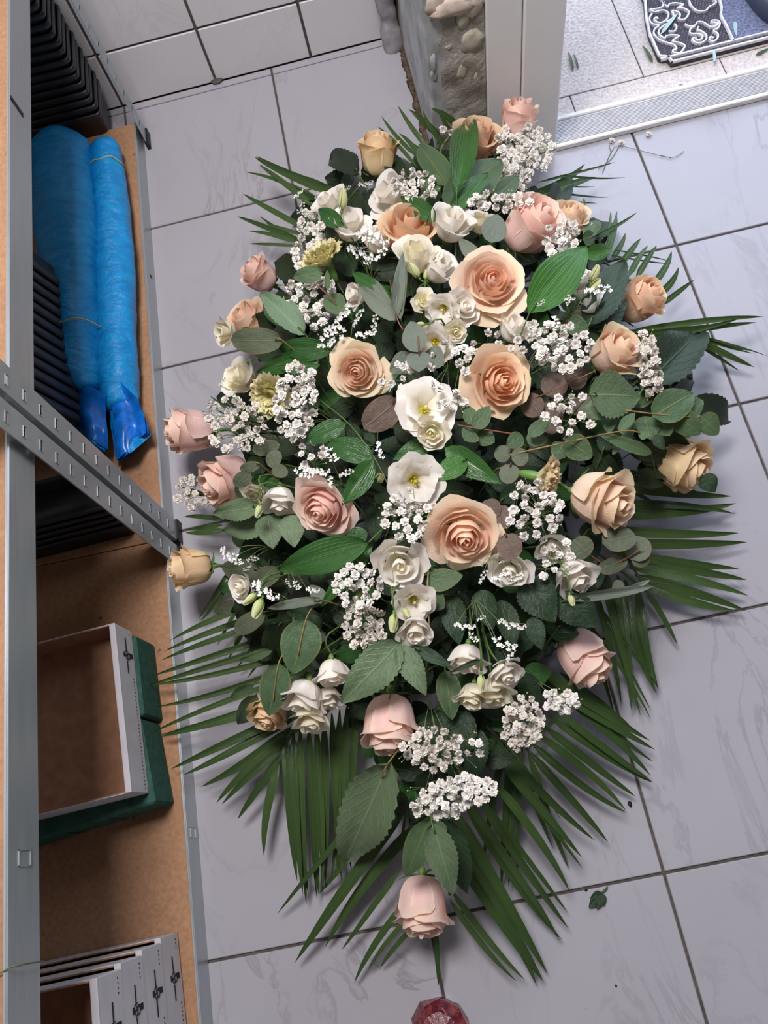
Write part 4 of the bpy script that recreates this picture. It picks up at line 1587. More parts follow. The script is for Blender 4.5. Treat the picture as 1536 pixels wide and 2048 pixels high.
# ---------------------------------------------------------------- lisianthus
LG = 'white lisianthus of the arrangement'
LIS = [
    ('lc', 0, 662, 412, 60, -0.6, -0.7, 62, 'W', 'white bloom behind a pointed green bud at the upper left', 0),
    ('lc', 1, 700, 453, 64, 0.1, -1, 58, 'W', 'white cup bloom right of the dark round glossy leaf at the upper left', 0.01),
    ('lc', 2, 755, 482, 54, 0.3, -0.8, 60, 'W', 'small white bloom behind tiny white sprigs left of the ruffled apricot rose', 0),
    ('lc', 0, 783, 392, 72, -0.8, -0.45, 58, 'W', 'white bloom under baby breath near the golden peach rosebud', 0),
    ('lc', 1, 902, 450, 74, 0.3, -0.85, 58, 'W', 'white cup bloom between the ruffled apricot rose and the round grey leaf', 0.02),
    ('lc', 2, 960, 446, 46, 0.0, -1, 62, 'I', 'narrow ivory bloom left of the round grey eucalyptus leaf', 0.01),
    ('lc', 0, 832, 514, 72, 0.1, -1, 55, 'I', 'cream cup bloom directly in front of the ruffled apricot rose', 0.03),
    ('lc', 1, 877, 536, 66, 0.55, -0.7, 60, 'W', 'white bloom with a pointed petal just left of the fully open peach rose', 0.02),
    ('lc', 2, 713, 590, 42, -0.9, -0.1, 62, 'W', 'small lone white bud bloom among dark leaves left of the long grey leaves', -0.01),
    ('ls', 0, 848, 601, 46, 0.1, -0.5, 24, 'I', 'ivory spiral bloom left in the white cluster above the centre', 0.04),
    ('lo', 0, 886, 618, 62, -0.2, 0.3, 32, 'W', 'narrow white bloom with a slit eye in the middle of the cluster above centre', 0.035),
    ('ls', 1, 926, 614, 66, 0.6, -0.3, 40, 'W', 'white swirled bloom touching the fully open peach rose', 0.035),
    ('ls', 2, 912, 663, 42, 0.1, 0.2, 18, 'I', 'small greenish ivory spiral bloom at the foot of the cluster above centre', 0.045),
    ('lo', 1, 869, 686, 74, -0.2, 0.2, 22, 'W', 'white bloom with a dark yellow eye partly under two heart-shaped grey leaves', 0.02),
    ('lc', 0, 1027, 658, 60, 0.45, -0.7, 62, 'W', 'white cup bloom below the fully open peach rose next to baby breath', 0.01),
    ('lo', 0, 850, 817, 104, 0.15, -0.2, 20, 'W', 'wide white bloom with green eye and white pistil at the centre', 0.04),
    ('ls', 1, 864, 864, 62, -0.1, 0.2, 20, 'I', 'ivory spiral bloom just below the wide white bloom at the centre', 0.045),
    ('lo', 1, 830, 962, 98, 0.1, 0.1, 16, 'W', 'round white bloom with yellow-green eye on dark glossy leaves', 0.04),
    ('ls', 2, 511, 987, 54, -0.4, 0.65, 45, 'I', 'small cream bloom touching the drooping petal of a left-hand pink rose', 0.0),
    ('lc', 2, 560, 1000, 62, 0.0, 1, 66, 'W', 'white bloom between the small cream bloom and the open pink rose', 0.01),
    ('ls', 0, 800, 1127, 96, 0.0, 0.3, 24, 'W', 'full white swirl bloom left of the largest peach rose', 0.04),
    ('lo', 0, 828, 1202, 76, 0.15, 0.45, 36, 'W', 'white bloom with a yellow eye above a smaller funnel bloom below centre', 0.04),
    ('lc', 1, 832, 1258, 58, 0.0, 0.9, 48, 'W', 'small white funnel bloom hanging below the one with a yellow eye', 0.04),
    ('ls', 1, 1021, 1140, 80, -0.1, 0.5, 38, 'W', 'white bloom strewn with tiny sprigs right of the largest peach rose', 0.03),
    ('lc', 0, 1104, 1094, 56, 0.1, 0.5, 45, 'W', 'dim white bloom behind scattered florets below the striped carnation', -0.01),
    ('lc', 2, 1148, 1152, 72, 0.65, 0.75, 60, 'W', 'tilted white bloom with a rounded cream bud tip on the lower right', 0.0),
    ('ls', 2, 481, 1174, 54, -0.8, 0.2, 48, 'W', 'small frilled white bloom above two green buds on the left', 0.0),
    ('lc', 1, 665, 1344, 60, 0.1, 1, 72, 'W', 'white bloom hanging on thin green stems beside the serrated leaf', 0.0),
    ('lc', 0, 608, 1394, 78, -0.25, 0.9, 70, 'W', 'larger drooping white bloom in the lower left white cluster', 0.01),
    ('lc', 2, 622, 1438, 58, 0.0, 1, 66, 'I', 'lowest creamy white bloom of the lower left white cluster', 0.0),
    ('lc', 0, 657, 1396, 52, 0.15, 1, 70, 'W', 'pale bloom tucked behind the two larger ones of the lower left cluster', -0.02),
    ('lc', 1, 934, 1317, 66, -0.1, 1, 70, 'W', 'white bloom under a dark bent leaf in the lower right white cluster', 0.0),
    ('ls', 0, 1012, 1348, 74, 0.5, 0.8, 55, 'W', 'flaring white bloom on the right of the lower right white cluster', 0.01),
    ('lc', 2, 945, 1391, 56, -0.15, 1, 64, 'I', 'cream bloom at the lower left of the lower right white cluster', -0.005),
    ('lc', 0, 986, 1384, 64, 0.1, 1, 66, 'I', 'cream bloom behind a pointed green bud in the lower right cluster', -0.005),
    ('lc', 1, 483, 757, 62, -0.75, -0.4, 60, 'I', 'shaded white bloom left of the pale yellow carnation', -0.02),
    ('lc', 2, 453, 665, 46, -1, 0.1, 62, 'I', 'white bloom peeping out left of the leaf-covered peach rose', -0.02),
    ('lc', 0, 1166, 612, 62, -0.1, -0.9, 60, 'W', 'white bloom between the broad bright leaf and the dark veined leaf', -0.01),
    ('lc', 1, 1163, 560, 48, 0.25, -0.9, 66, 'W', 'slender white bloom beside green buds behind the broad bright leaf', -0.01),
]
for (k, vr, px, py, sz, dx, dy, ti, m, lab, dz) in LIS:
    flower('lisianthus', 'flower', k, vr, px, py, sz * 1.12, dx, dy, ti, M_WHITE if m == 'W' else M_IVORY, lab, LG, dz)
BG_ = 'green buds of the arrangement'
BUDS = [(684, 398, 24, 0.05, -1, 78, 'pointed green bud in front of the white bloom at the upper left'), (828, 541, 20, -0.6, -0.8, 70, 'green bud at the foot of the cream cup bloom'),
        (851, 549, 12, 0, -1, 70, 'tiny dark green bud between two cup blooms'), (760, 955, 22, 0, -0.4, 15, 'round pale green bud on dark leaves left of the eyed bloom'),
        (516, 1217, 24, -0.35, 1, 80, 'larger yellow-green bud below the frilled white bloom'), (500, 1198, 20, -0.75, 0.65, 80, 'slimmer green bud leaning left below the frilled white bloom'),
        (787, 1246, 22, -0.05, 1, 80, 'hanging green bud left of the white funnel bloom'), (813, 1224, 14, 0.5, 0.8, 65, 'small green bud just above the white funnel bloom'),
        (963, 1366, 20, 0, 1, 80, 'slender green bud lying over the lower right white cluster'), (841, 649, 12, -0.5, 0, 60, 'tiny green bud left of the slit-eyed bloom'),
        (1189, 546, 20, 0.35, -0.9, 75, 'upright green bud behind the broad bright leaf'), (1190, 570, 18, 0.6, -0.7, 75, 'lower pale bud behind the broad bright leaf'),
        (517, 1022, 16, -0.3, 1, 78, 'yellow-green bud below the small cream bloom'), (1143, 1200, 14, 0.3, 1, 75, 'thin yellow-green bud under the tilted white bloom')]
for (px, py, sz, dx, dy, ti, lab) in BUDS:
    flower('lisianthus_bud', 'bud', 'lb', 0, px, py, sz, dx, dy, ti, M_BUD, lab, BG_, 0.05, sepals=4)

# ---------------------------------------------------------------- foam base hidden below the flowers
fb = thing('flower_foam', 'dark green foam block in a black tray hidden under the flowers', 'foam base', (DC[0], DC[1], 0))
MB().bbox((DC[0] - 0.09, DC[1] - 0.30, 0.012), (DC[0] + 0.09, DC[1] + 0.30, 0.10), 0.012).build('foam', M_FOAM, fb)
MB().bbox((DC[0] - 0.10, DC[1] - 0.31, 0.0), (DC[0] + 0.10, DC[1] + 0.31, 0.03), 0.006).build('tray', M_BLACK, fb)

# ---------------------------------------------------------------- palm fronds


def pxw(w_, p):
    return w_ * depth(p) / FPX


def frond(label, rach, leaflets, kind='P', zt=0.03, zb=None, roll=0.35, mid=None):
    """rach: pixels with heights along the midrib; leaflets: base pixel, tip pixel, width in pixels"""
    rp = [P(x, y, z) for (x, y, z) in rach]
    root = thing('palm_frond', label, 'palm frond', rp[0], 'palm fronds of the arrangement')
    MB().tube(spline(rp, 5), 0.0022, 6).build('midrib', M_STEM, root, True)
    rx = np.array([[x, y] for x, y, _ in rach], float)
    rz = [z for _, _, z in rach]
    for i, L in enumerate(leaflets):
        bx, by, tx, ty, w_ = L[:5]
        # height of the leaflet's base: that of the nearest midrib point
        best, zz = 1e9, rz[0]
        for k in range(len(rx) - 1):
            for t in np.linspace(0, 1, 9):
                q = rx[k] * (1 - t) + rx[k + 1] * t
                d = (q[0] - bx) ** 2 + (q[1] - by) ** 2
                if d < best:
                    best, zz = d, rz[k] * (1 - t) + rz[k + 1] * t
        z0 = zz if zb is None else zb
        z1 = L[5] if len(L) > 5 else zt + rng.uniform(-0.008, 0.012)
        a, b = P(bx, by, z0), P(tx, ty, max(z1, 0.006))
        addm('leaflet', LM['palm'][int(rng.integers(0, 4))], M_LEAF[kind], root, leaf_matrix(a, b, pxw(w_ * 0.86, (a + b) / 2), rng.uniform(-roll, roll)))
    return root


def lf(b0, b1, tips, w_, jit=2.0):
    """leaflets whose bases are spread evenly from b0 to b1, one for each tip"""
    n = len(tips)
    out = []
    for i, t in enumerate(tips):
        s = i / max(1, n - 1)
        out.append((b0[0] + (b1[0] - b0[0]) * s + rng.uniform(-jit, jit), b0[1] + (b1[1] - b0[1]) * s + rng.uniform(-jit, jit), t[0], t[1], w_ * rng.uniform(0.88, 1.12)) + tuple(t[2:]))
    return out


frond('palm frond fanning left across the shelf edge above the foam bricks', [(720, 1150, 0.12), (640, 1240, 0.10), (600, 1400, 0.08)],
      lf((575, 1188), (640, 1340), [(338, 1270), (325, 1293), (321, 1316), (300, 1342), (296, 1366), (300, 1379), (316, 1423), (303, 1455)], 17), zt=0.075)
frond('palm frond spreading to the lower left in front of the foam bricks', [(690, 1290, 0.11), (620, 1390, 0.09), (557, 1525, 0.06)],
      lf((622, 1375), (556, 1528), [(323, 1474, 0.07), (322, 1478, 0.07), (339, 1532, 0.07), (370, 1562, 0.065), (409, 1584), (425, 1595), (436, 1600), (470, 1636), (515, 1708)], 20), zt=0.045)
frond('short palm frond crossing behind the others on the left below the yellow rose', [(560, 1090, 0.12), (500, 1180, 0.06), (470, 1290, 0.04)],
      [(458, 1140, 399, 1238, 10), (468, 1150, 405, 1246, 10), (492, 1190, 432, 1290, 10), (520, 1200, 452, 1320, 11), (545, 1240, 470, 1336, 11), (570, 1240, 500, 1360, 11), (520, 1190, 470, 1300, 10)], zt=0.03)
frond('dense palm frond hanging straight down below the lower left white cluster', [(700, 1330, 0.13), (650, 1430, 0.10), (572, 1470, 0.07)],
      lf((570, 1468), (712, 1405), [(588, 1764), (600, 1790), (617, 1810), (629, 1803), (649, 1788), (654, 1774), (671, 1769), (680, 1759), (690, 1740), (688, 1708)], 19) +
      lf((584, 1480), (690, 1440), [(606, 1790), (640, 1790), (664, 1770)], 15), zt=0.03)
frond('palm frond of long blades sweeping to the bottom left corner of the bouquet', [(840, 1500, 0.12), (815, 1610, 0.08), (800, 1700, 0.06)],
      [(760, 1590, 556, 1831, 15), (822, 1600, 594, 1930, 30), (840, 1640, 640, 1880, 26), (800, 1740, 689, 1907, 15), (815, 1800, 701, 1957, 17), (822, 1830, 734, 1936, 12), (830, 1850, 756, 1929, 12), (870, 1850, 880, 1972, 13), (742, 1660, 640, 1790, 16)], zt=0.02)
frond('palm frond with broad overlapping blades at the bottom right', [(880, 1480, 0.13), (895, 1620, 0.09), (900, 1790, 0.05)],
      [(900, 1800, 1026, 1969, 15), (902, 1780, 1042, 1967, 16), (898, 1690, 1075, 1964, 32), (905, 1640, 1088, 1962, 28), (902, 1650, 1099, 1958, 22), (905, 1610, 1101, 1946, 28), (925, 1600, 1114, 1885, 18), (925, 1590, 1130, 1875, 20), (950, 1580, 1141, 1855, 22), (955, 1590, 1133, 1829, 14)], zt=0.025)
frond('palm frond of bright narrow blades crossing below the baby breath at the lower right', [(900, 1330, 0.18), (930, 1420, 0.15), (990, 1530, 0.11)],
      [(985, 1560, 1149, 1774, 22), (960, 1480, 1162, 1740, 15), (950, 1460, 1159, 1720, 24), (940, 1430, 1185, 1686, 24), (925, 1380, 1120, 1640, 9), (915, 1330, 985, 1545, 8), (880, 1320, 884, 1490, 13)], zt=0.05)
frond('regular palm frond fanning to the lower right over the tile joint', [(980, 1290, 0.16), (1120, 1400, 0.09), (1052, 1500, 0.06)],
      [(1056, 1500, 1226, 1678, 20), (1062, 1485, 1245, 1635, 20), (1070, 1465, 1258, 1611, 20), (1085, 1450, 1268, 1598, 20), (1095, 1430, 1298, 1576, 20), (1110, 1420, 1299, 1574, 18), (1140, 1405, 1304, 1548, 20), (1150, 1390, 1300, 1530, 14), (1060, 1350, 1304, 1513, 24), (1010, 1290, 1296, 1488, 26), (1120, 1345, 1262, 1460, 16)], zt=0.03)
frond('dark palm blades hanging under the lower right white cluster', [(985, 1420, 0.12), (1040, 1480, 0.06)],
      [(1010, 1480, 961, 1732, 16), (1020, 1490, 992, 1784, 16), (1030, 1490, 1013, 1779, 16), (1045, 1495, 1031, 1750, 15), (1056, 1502, 1127, 1740, 17), (1030, 1500, 1098, 1700, 14)], zt=0.02)
frond('palm frond drooping downwards on the right beside the pink rosebud', [(1120, 1060, 0.13), (1200, 1110, 0.08), (1292, 1182, 0.05)],
      [(1140, 1100, 1235, 1439, 15), (1165, 1110, 1253, 1405, 17), (1195, 1120, 1276, 1433, 18), (1215, 1150, 1262, 1395, 20), (1235, 1150, 1278, 1420, 24), (1250, 1160, 1296, 1389, 26), (1275, 1170, 1302, 1380, 22), (1290, 1175, 1358, 1288, 14), (1180, 1190, 1313, 1379, 9), (1170, 1240, 1306, 1434, 10), (1205, 1230, 1304, 1420, 9)], zt=0.03)
frond('wide palm frond fanning to the right edge of the photo', [(1060, 900, 0.16), (1180, 1000, 0.09), (1288, 1172, 0.05)],
      [(1170, 960, 1462, 1000, 26), (1190, 1010, 1469, 1016, 20), (1215, 1030, 1473, 1023, 26), (1205, 1060, 1477, 1073, 24), (1215, 1085, 1495, 1079, 26), (1225, 1105, 1480, 1133, 24), (1255, 1118, 1495, 1155, 24), (1258, 1135, 1496, 1186, 24), (1270, 1150, 1496, 1208, 24), (1283, 1165, 1467, 1236, 24), (1160, 930, 1420, 985, 20), (1190, 960, 1400, 975, 20), (1210, 950, 1325, 1010, 12)], zt=0.035)
frond('palm blades reaching far right past the salmon rosebud', [(1130, 720, 0.17), (1240, 675, 0.13), (1300, 655, 0.10)],
      [(1240, 668, 1527, 624, 16), (1235, 675, 1514, 634, 18), (1232, 690, 1479, 642, 16), (1240, 700, 1420, 652, 12)], zt=0.07)
frond('small palm spray with drooping tips at the right edge', [(1300, 660, 0.09), (1372, 667, 0.07)],
      [(1368, 664, 1536, 709, 5), (1366, 668, 1504, 700, 9), (1368, 668, 1511, 734, 9), (1370, 670, 1500, 739, 10), (1372, 672, 1483, 738, 9), (1360, 665, 1504, 712, 8)], zt=0.03)
frond('comb of palm tips with reflections painted as pale streaks above the salmon rosebud', [(1130, 520, 0.14), (1200, 520, 0.10), (1300, 590, 0.08)],
      [(1180, 480, 1276, 430, 9), (1200, 500, 1227, 426, 11), (1210, 505, 1237, 423, 11), (1215, 508, 1240, 433, 11), (1222, 520, 1254, 469, 15), (1240, 530, 1279, 475, 15), (1258, 552, 1293, 490, 15), (1272, 556, 1311, 489, 15), (1308, 568, 1352, 508, 16), (1318, 590, 1364, 543, 18), (1322, 610, 1387, 557, 14), (1140, 480, 1166, 400, 13), (1155, 470, 1176, 395, 13)], kind='Q', zt=0.085)
frond('thin grassy palm spray over the bright floor at the upper right', [(1010, 430, 0.14), (1075, 385, 0.10)],
      [(1035, 405, 1172, 342, 22), (1050, 405, 1190, 350, 20), (1075, 365, 1231, 328, 6), (1120, 350, 1250, 356, 5), (1080, 378, 1216, 398, 5), (1075, 400, 1195, 408, 5), (1100, 370, 1190, 376, 4), (1120, 420, 1170, 470, 4), (1230, 500, 1340, 520, 4), (1220, 510, 1345, 530, 4)], kind='Q', zt=0.05)
frond('upright palm tips at the far end in front of the broken plaster', [(900, 380, 0.14), (880, 310, 0.15), (900, 270, 0.16)],
      [(858, 300, 794, 213, 12, 0.17), (882, 275, 824, 210, 18, 0.20), (890, 290, 840, 225, 14, 0.19), (915, 252, 869, 208, 16, 0.205), (905, 270, 880, 222, 12, 0.2), (832, 312, 762, 234, 10, 0.15), (834, 335, 757, 251, 9, 0.14), (850, 330, 805, 262, 13, 0.15), (880, 330, 818, 285, 13, 0.15)], roll=0.6)
frond('palm frond with glossy blades pointing to the upper left', [(740, 440, 0.14), (690, 400, 0.11)],
      [(672, 383, 512, 317, 22), (660, 388, 505, 323, 16), (640, 398, 496, 339, 10), (634, 420, 511, 334, 16), (690, 420, 540, 350, 16), (700, 400, 600, 340, 18)], zt=0.09, roll=0.6)
frond('palm frond with thin blades pointing left above the dusky pink rosebud', [(690, 500, 0.14), (620, 480, 0.10)],
      [(608, 457, 481, 394, 14), (602, 480, 475, 424, 14), (598, 486, 499, 459, 11), (595, 492, 498, 489, 8), (600, 485, 520, 430, 8), (606, 470, 530, 452, 10)], zt=0.08, roll=0.5)
frond('small palm tips touching the foot of the twin shelf posts', [(520, 1000, 0.13), (450, 1040, 0.08)],
      [(445, 1040, 369, 1030, 13), (445, 1050, 373, 1058, 11), (452, 1060, 371, 1073, 14), (440, 1000, 360, 972, 8), (430, 990, 372, 985, 8), (545, 712, 449, 744, 8, 0.1), (500, 860, 420, 790, 7, 0.09), (520, 850, 430, 820, 6, 0.09)], zt=0.05)

# ---------------------------------------------------------------- leafy sprigs


def sprig(name, cat, label, leaves, kind, stem=None, group=None, smat=None, roll=0.3, sw=0.0010, dzall=0.0):
    """leaves: base px, tip px, width px, dz above the dome (tip dz optional)"""
    pts = []
    for L in leaves:
        bx, by, tx, ty, w_ = L[:5]
        d0 = (L[5] if len(L) > 5 else 0.0) + dzall
        d1 = (L[6] + dzall) if len(L) > 6 else d0
        pts.append((PD(bx, by, d0), PD(tx, ty, d1), w_))
    root = thing(name, label, cat, pts[0][0], group)
    for i, (a, b, w_) in enumerate(pts):
        k = leaves[i][7] if len(leaves[i]) > 7 else kind
        addm('leaf', LM[KSHAPE[k]][i % 3], M_LEAF[k], root, leaf_matrix(a, b, pxw(w_, (a + b) / 2), rng.uniform(-roll, roll), 0.15))
        # petiole
    if stem:
        sp_ = [PD(x, y, d + dzall) for (x, y, d) in stem]
    else:
        a, b, _ = pts[0]
        e = a - (b - a) * 0.5
        e[2] = max(0.04, a[2] * 0.7)
        sp_ = [a + (b - a) * 0.15, a, e]
    MB().tube(spline(sp_, 5), sw, 5).build('stem', smat or M_STEM, root, True)
    return root


RU = 'glossy ruscus sprigs'
sprig('ruscus_sprig', 'leaf sprig', 'upright glossy pointed leaf overlapping the apricot rose at the far end', [(913, 398, 936, 244, 58, 0.04, 0.06)], 'G', group=RU, roll=0.15)
sprig('ruscus_sprig', 'leaf sprig', 'dark glossy leaf pair under the large baby breath cloud at the far end', [(900, 425, 975, 345, 44, 0.03), (880, 440, 800, 393, 40, 0.03)], 'G', group=RU)
sprig('ruscus_sprig', 'leaf sprig', 'broad bright green leaf with parallel veins right of the fully open peach rose', [(1058, 628, 1171, 491, 92, 0.05, 0.06), (1163, 512, 1226, 498, 34, 0.0)], 'B', group=RU, roll=0.1)
sprig('ruscus_sprig', 'leaf sprig', 'glossy leaf left of the long grey eucalyptus leaves above centre', [(786, 612, 703, 545, 36, 0.03)], 'G', group=RU)
sprig('ruscus_sprig', 'leaf sprig', 'round dark glossy leaf left of the white cup bloom at the upper left', [(690, 450, 636, 420, 36, 0.03)], 'G', group=RU)
sprig('ruscus_sprig', 'leaf sprig', 'three glossy dark leaves left of the yellow-eyed bloom', [(692, 846, 609, 888, 48, 0.03), (748, 918, 652, 882, 56, 0.03), (746, 918, 684, 1012, 52, 0.04)], 'G', stem=[(640, 800, 0), (700, 850, 0.02), (750, 918, 0.03), (790, 1000, 0)], group=RU)
sprig('ruscus_sprig', 'leaf sprig', 'glossy bright and dark leaves right of the yellow-eyed bloom', [(934, 918, 868, 962, 52, 0.035, 0.035, 'B'), (890, 895, 1002, 968, 54, 0.03), (900, 900, 960, 925, 40, 0.02), (875, 880, 786, 920, 44, 0.01), (862, 890, 905, 880, 40, 0.01)], 'G', group=RU)
sprig('ruscus_sprig', 'leaf sprig', 'largest glossy leaf pointing left below the open pink rose', [(738, 1084, 556, 1142, 74, 0.035, 0.02), (745, 1090, 640, 1215, 40, 0.0), (735, 1065, 690, 1082, 40, 0.0)], 'G', stem=[(810, 1020, 0.0), (738, 1084, 0.03), (690, 1150, 0)], group=RU, roll=0.12)
sprig('ruscus_sprig', 'leaf sprig', 'glossy leaf beneath the grey leaf on the left edge', [(665, 700, 552, 694, 50, 0.02), (615, 708, 512, 745, 40, 0.01), (640, 730, 552, 735, 34, 0.01)], 'G', group=RU)
EU = 'eucalyptus sprigs'
sprig('eucalyptus_sprig', 'leaf sprig', 'round grey eucalyptus leaf on a red stem between two white blooms at the top', [(984, 486, 992, 428, 52, 0.05, 0.06), (962, 526, 918, 478, 30, 0.03)], 'W', stem=[(994, 432, 0.05), (984, 486, 0.045), (972, 540, 0.02)], group=EU, smat=M_RSTEM, roll=0.15)
sprig('eucalyptus_sprig', 'leaf sprig', 'long grey eucalyptus leaves standing above the heart-shaped pair', [(792, 640, 716, 572, 34, 0.045), (790, 638, 806, 505, 26, 0.04, 0.07), (800, 640, 812, 530, 18, 0.04, 0.06), (785, 628, 742, 555, 22, 0.035)], 'W', stem=[(806, 660, 0.04), (792, 630, 0.045), (780, 560, 0.03)], group=EU, smat=M_RSTEM)
sprig('eucalyptus_sprig', 'leaf sprig', 'two heart-shaped grey eucalyptus leaves left of the dark yellow eye', [(836, 704, 820, 643, 50, 0.06), (838, 702, 836, 744, 50, 0.055), (850, 705, 888, 730, 50, 0.035), (826, 712, 780, 745, 46, 0.03)], 'W', stem=[(836, 672, 0.065), (838, 704, 0.06), (845, 760, 0.02)], group=EU, smat=M_RSTEM, roll=0.1)
sprig('eucalyptus_sprig', 'leaf sprig', 'brownish purple eucalyptus leaves left of the wide white bloom', [(796, 800, 728, 858, 68, 0.03), (798, 790, 812, 850, 34, 0.02), (790, 800, 830, 870, 40, 0.01)], 'U', group=EU, smat=M_RSTEM)
sprig('eucalyptus_sprig', 'leaf sprig', 'grey eucalyptus leaf lying over the peach rose on the left edge', [(566, 682, 462, 682, 56, 0.045)], 'E', group=EU, smat=M_OSTEM, roll=0.1)
sprig('eucalyptus_sprig', 'leaf sprig', 'small eucalyptus leaves in front of the yellow-green carnation', [(645, 545, 586, 556, 36, 0.05), (656, 580, 654, 540, 12, 0.05), (655, 590, 690, 630, 44, 0.02)], 'Y', stem=[(610, 550, 0.05), (645, 580, 0.04), (672, 605, 0.03)], group=EU, smat=M_RSTEM)
sprig('eucalyptus_sprig', 'leaf sprig', 'purplish round eucalyptus leaves by the apricot-orange rose on the right', [(1130, 760, 1172, 742, 60, 0.03), (1090, 790, 1128, 752, 56, 0.01), (1166, 790, 1172, 835, 60, 0.0), (1100, 800, 1105, 870, 50, 0.0), (1080, 830, 1050, 790, 50, 0.0)], 'U', stem=[(1060, 800, 0.0), (1120, 775, 0.03), (1190, 742, 0.04)], group=EU, smat=M_RSTEM)
sprig('eucalyptus_sprig', 'leaf sprig', 'rounded eucalyptus branch stretching right above the yellow-peach rose', [(1305, 835, 1385, 785, 68, 0.03), (1350, 830, 1405, 800, 52, 0.02), (1345, 825, 1402, 868, 50, 0.02), (1400, 832, 1438, 868, 46, 0.02), (1318, 838, 1340, 872, 40, 0.01), (1240, 818, 1262, 880, 40, 0.0), (1220, 818, 1218, 868, 32, 0.0), (1290, 832, 1300, 880, 50, 0.0), (1270, 815, 1300, 780, 40, 0.0)], 'Y', stem=[(1215, 815, 0.02), (1310, 828, 0.03), (1400, 835, 0.03)], group=EU, smat=M_OSTEM)
sprig('eucalyptus_sprig', 'leaf sprig', 'slender eucalyptus branch with an orange stem above the striped carnation', [(1130, 878, 1185, 915, 54, 0.02), (1240, 862, 1270, 825, 22, 0.03), (1128, 885, 1110, 920, 40, 0.0), (1290, 862, 1285, 880, 22, 0.03), (1304, 908, 1196, 866, 26, 0.02), (1258, 868, 1225, 910, 22, 0.0)], 'Y', stem=[(1010, 912, 0.02), (1130, 885, 0.03), (1245, 862, 0.035), (1280, 866, 0.03)], group=EU, smat=M_OSTEM)
sprig('eucalyptus_sprig', 'leaf sprig', 'small mixed eucalyptus leaves below the apricot-orange rose', [(950, 858, 978, 812, 36, 0.04), (946, 850, 936, 812, 32, 0.035), (948, 862, 930, 882, 40, 0.03), (955, 866, 990, 884, 38, 0.02), (1046, 872, 1012, 892, 34, 0.02), (1058, 872, 1100, 838, 30, 0.03), (1052, 876, 1095, 880, 34, 0.01)], 'Y', stem=[(915, 850, 0.03), (950, 856, 0.04), (1040, 870, 0.02)], group=EU, smat=M_RSTEM)
sprig('eucalyptus_sprig', 'leaf sprig', 'round grey leaves left of the striped carnation', [(1022, 928, 1014, 968, 42, 0.03), (1024, 920, 1056, 908, 40, 0.02), (1020, 915, 990, 900, 40, 0.0)], 'E', group=EU, smat=M_RSTEM)
sprig('eucalyptus_sprig', 'leaf sprig', 'brown-tinged eucalyptus leaf between the largest peach rose and a white bloom', [(1010, 1068, 1030, 1118, 54, 0.06), (1006, 1060, 1000, 1010, 54, 0.02), (970, 1000, 990, 1040, 50, 0.02)], 'U', group=EU, smat=M_RSTEM, roll=0.15)
sprig('eucalyptus_sprig', 'leaf sprig', 'dark round leaves below the pink and cream rose on the right', [(1205, 1088, 1270, 1068, 58, 0.0), (1262, 1120, 1290, 1075, 56, -0.02), (1262, 1116, 1300, 1120, 36, -0.02), (1180, 1110, 1145, 1080, 54, -0.01), (1195, 1140, 1255, 1122, 34, -0.02), (1240, 1160, 1232, 1190, 26, -0.02)], 'E', stem=[(1160, 1090, -0.01), (1215, 1130, -0.02), (1280, 1100, -0.01)], group=EU, smat=M_RSTEM)
sprig('eucalyptus_sprig', 'leaf sprig', 'long narrow leaf lying right of the tilted white bloom', [(1135, 1198, 1305, 1172, 22, 0.0, -0.01), (1225, 1195, 1300, 1160, 16, -0.01)], 'W', group=EU)
sprig('eucalyptus_sprig', 'leaf sprig', 'green eucalyptus leaves right of the full white swirl bloom', [(852, 1168, 926, 1150, 46, 0.02), (846, 1162, 824, 1175, 40, 0.01), (862, 1195, 890, 1215, 40, 0.01)], 'Y', stem=[(860, 1120, 0.02), (855, 1170, 0.03), (858, 1260, 0.02), (850, 1360, 0.0)], group=EU, smat=M_OSTEM)
sprig('eucalyptus_sprig', 'leaf sprig', 'large oval leaf with yellow midrib at the lower left', [(612, 1238, 588, 1348, 82, 0.03)], 'Y', stem=[(635, 1200, 0.02), (612, 1238, 0.03), (596, 1310, 0.035)], group=EU, smat=M_OSTEM, roll=0.1)
sprig('eucalyptus_sprig', 'leaf sprig', 'oval leaf with yellow midrib covering the hidden orange-yellow rose', [(558, 1326, 540, 1432, 62, 0.04), (512, 1388, 478, 1448, 36, 0.01), (508, 1368, 460, 1396, 20, 0.01), (545, 1300, 480, 1322, 20, 0.01)], 'Y', stem=[(572, 1300, 0.03), (556, 1330, 0.04), (546, 1400, 0.045)], group=EU, smat=M_OSTEM, roll=0.1)
sprig('eucalyptus_sprig', 'leaf sprig', 'narrow arching grey leaf above the large oval leaf', [(645, 1200, 536, 1218, 22, 0.03), (650, 1205, 620, 1170, 30, 0.0)], 'W', group=EU, smat=M_OSTEM)
sprig('eucalyptus_sprig', 'leaf sprig', 'dark round leaves around the frilled white bloom on the left', [(520, 1140, 445, 1140, 50, -0.02), (560, 1140, 500, 1170, 44, -0.02), (465, 1200, 430, 1226, 30, -0.02), (530, 1230, 470, 1262, 44, -0.03), (570, 1125, 612, 1165, 44, -0.01)], 'E', group=EU, smat=M_RSTEM)
sprig('eucalyptus_sprig', 'leaf sprig', 'small olive leaves around the pink rose with a drooping petal', [(520, 928, 480, 940, 24, 0.05), (535, 930, 562, 905, 34, 0.02), (545, 935, 575, 950, 30, 0.02), (500, 945, 470, 972, 34, 0.05), (505, 900, 560, 890, 34, 0.0)], 'E', group=EU, smat=M_OSTEM)
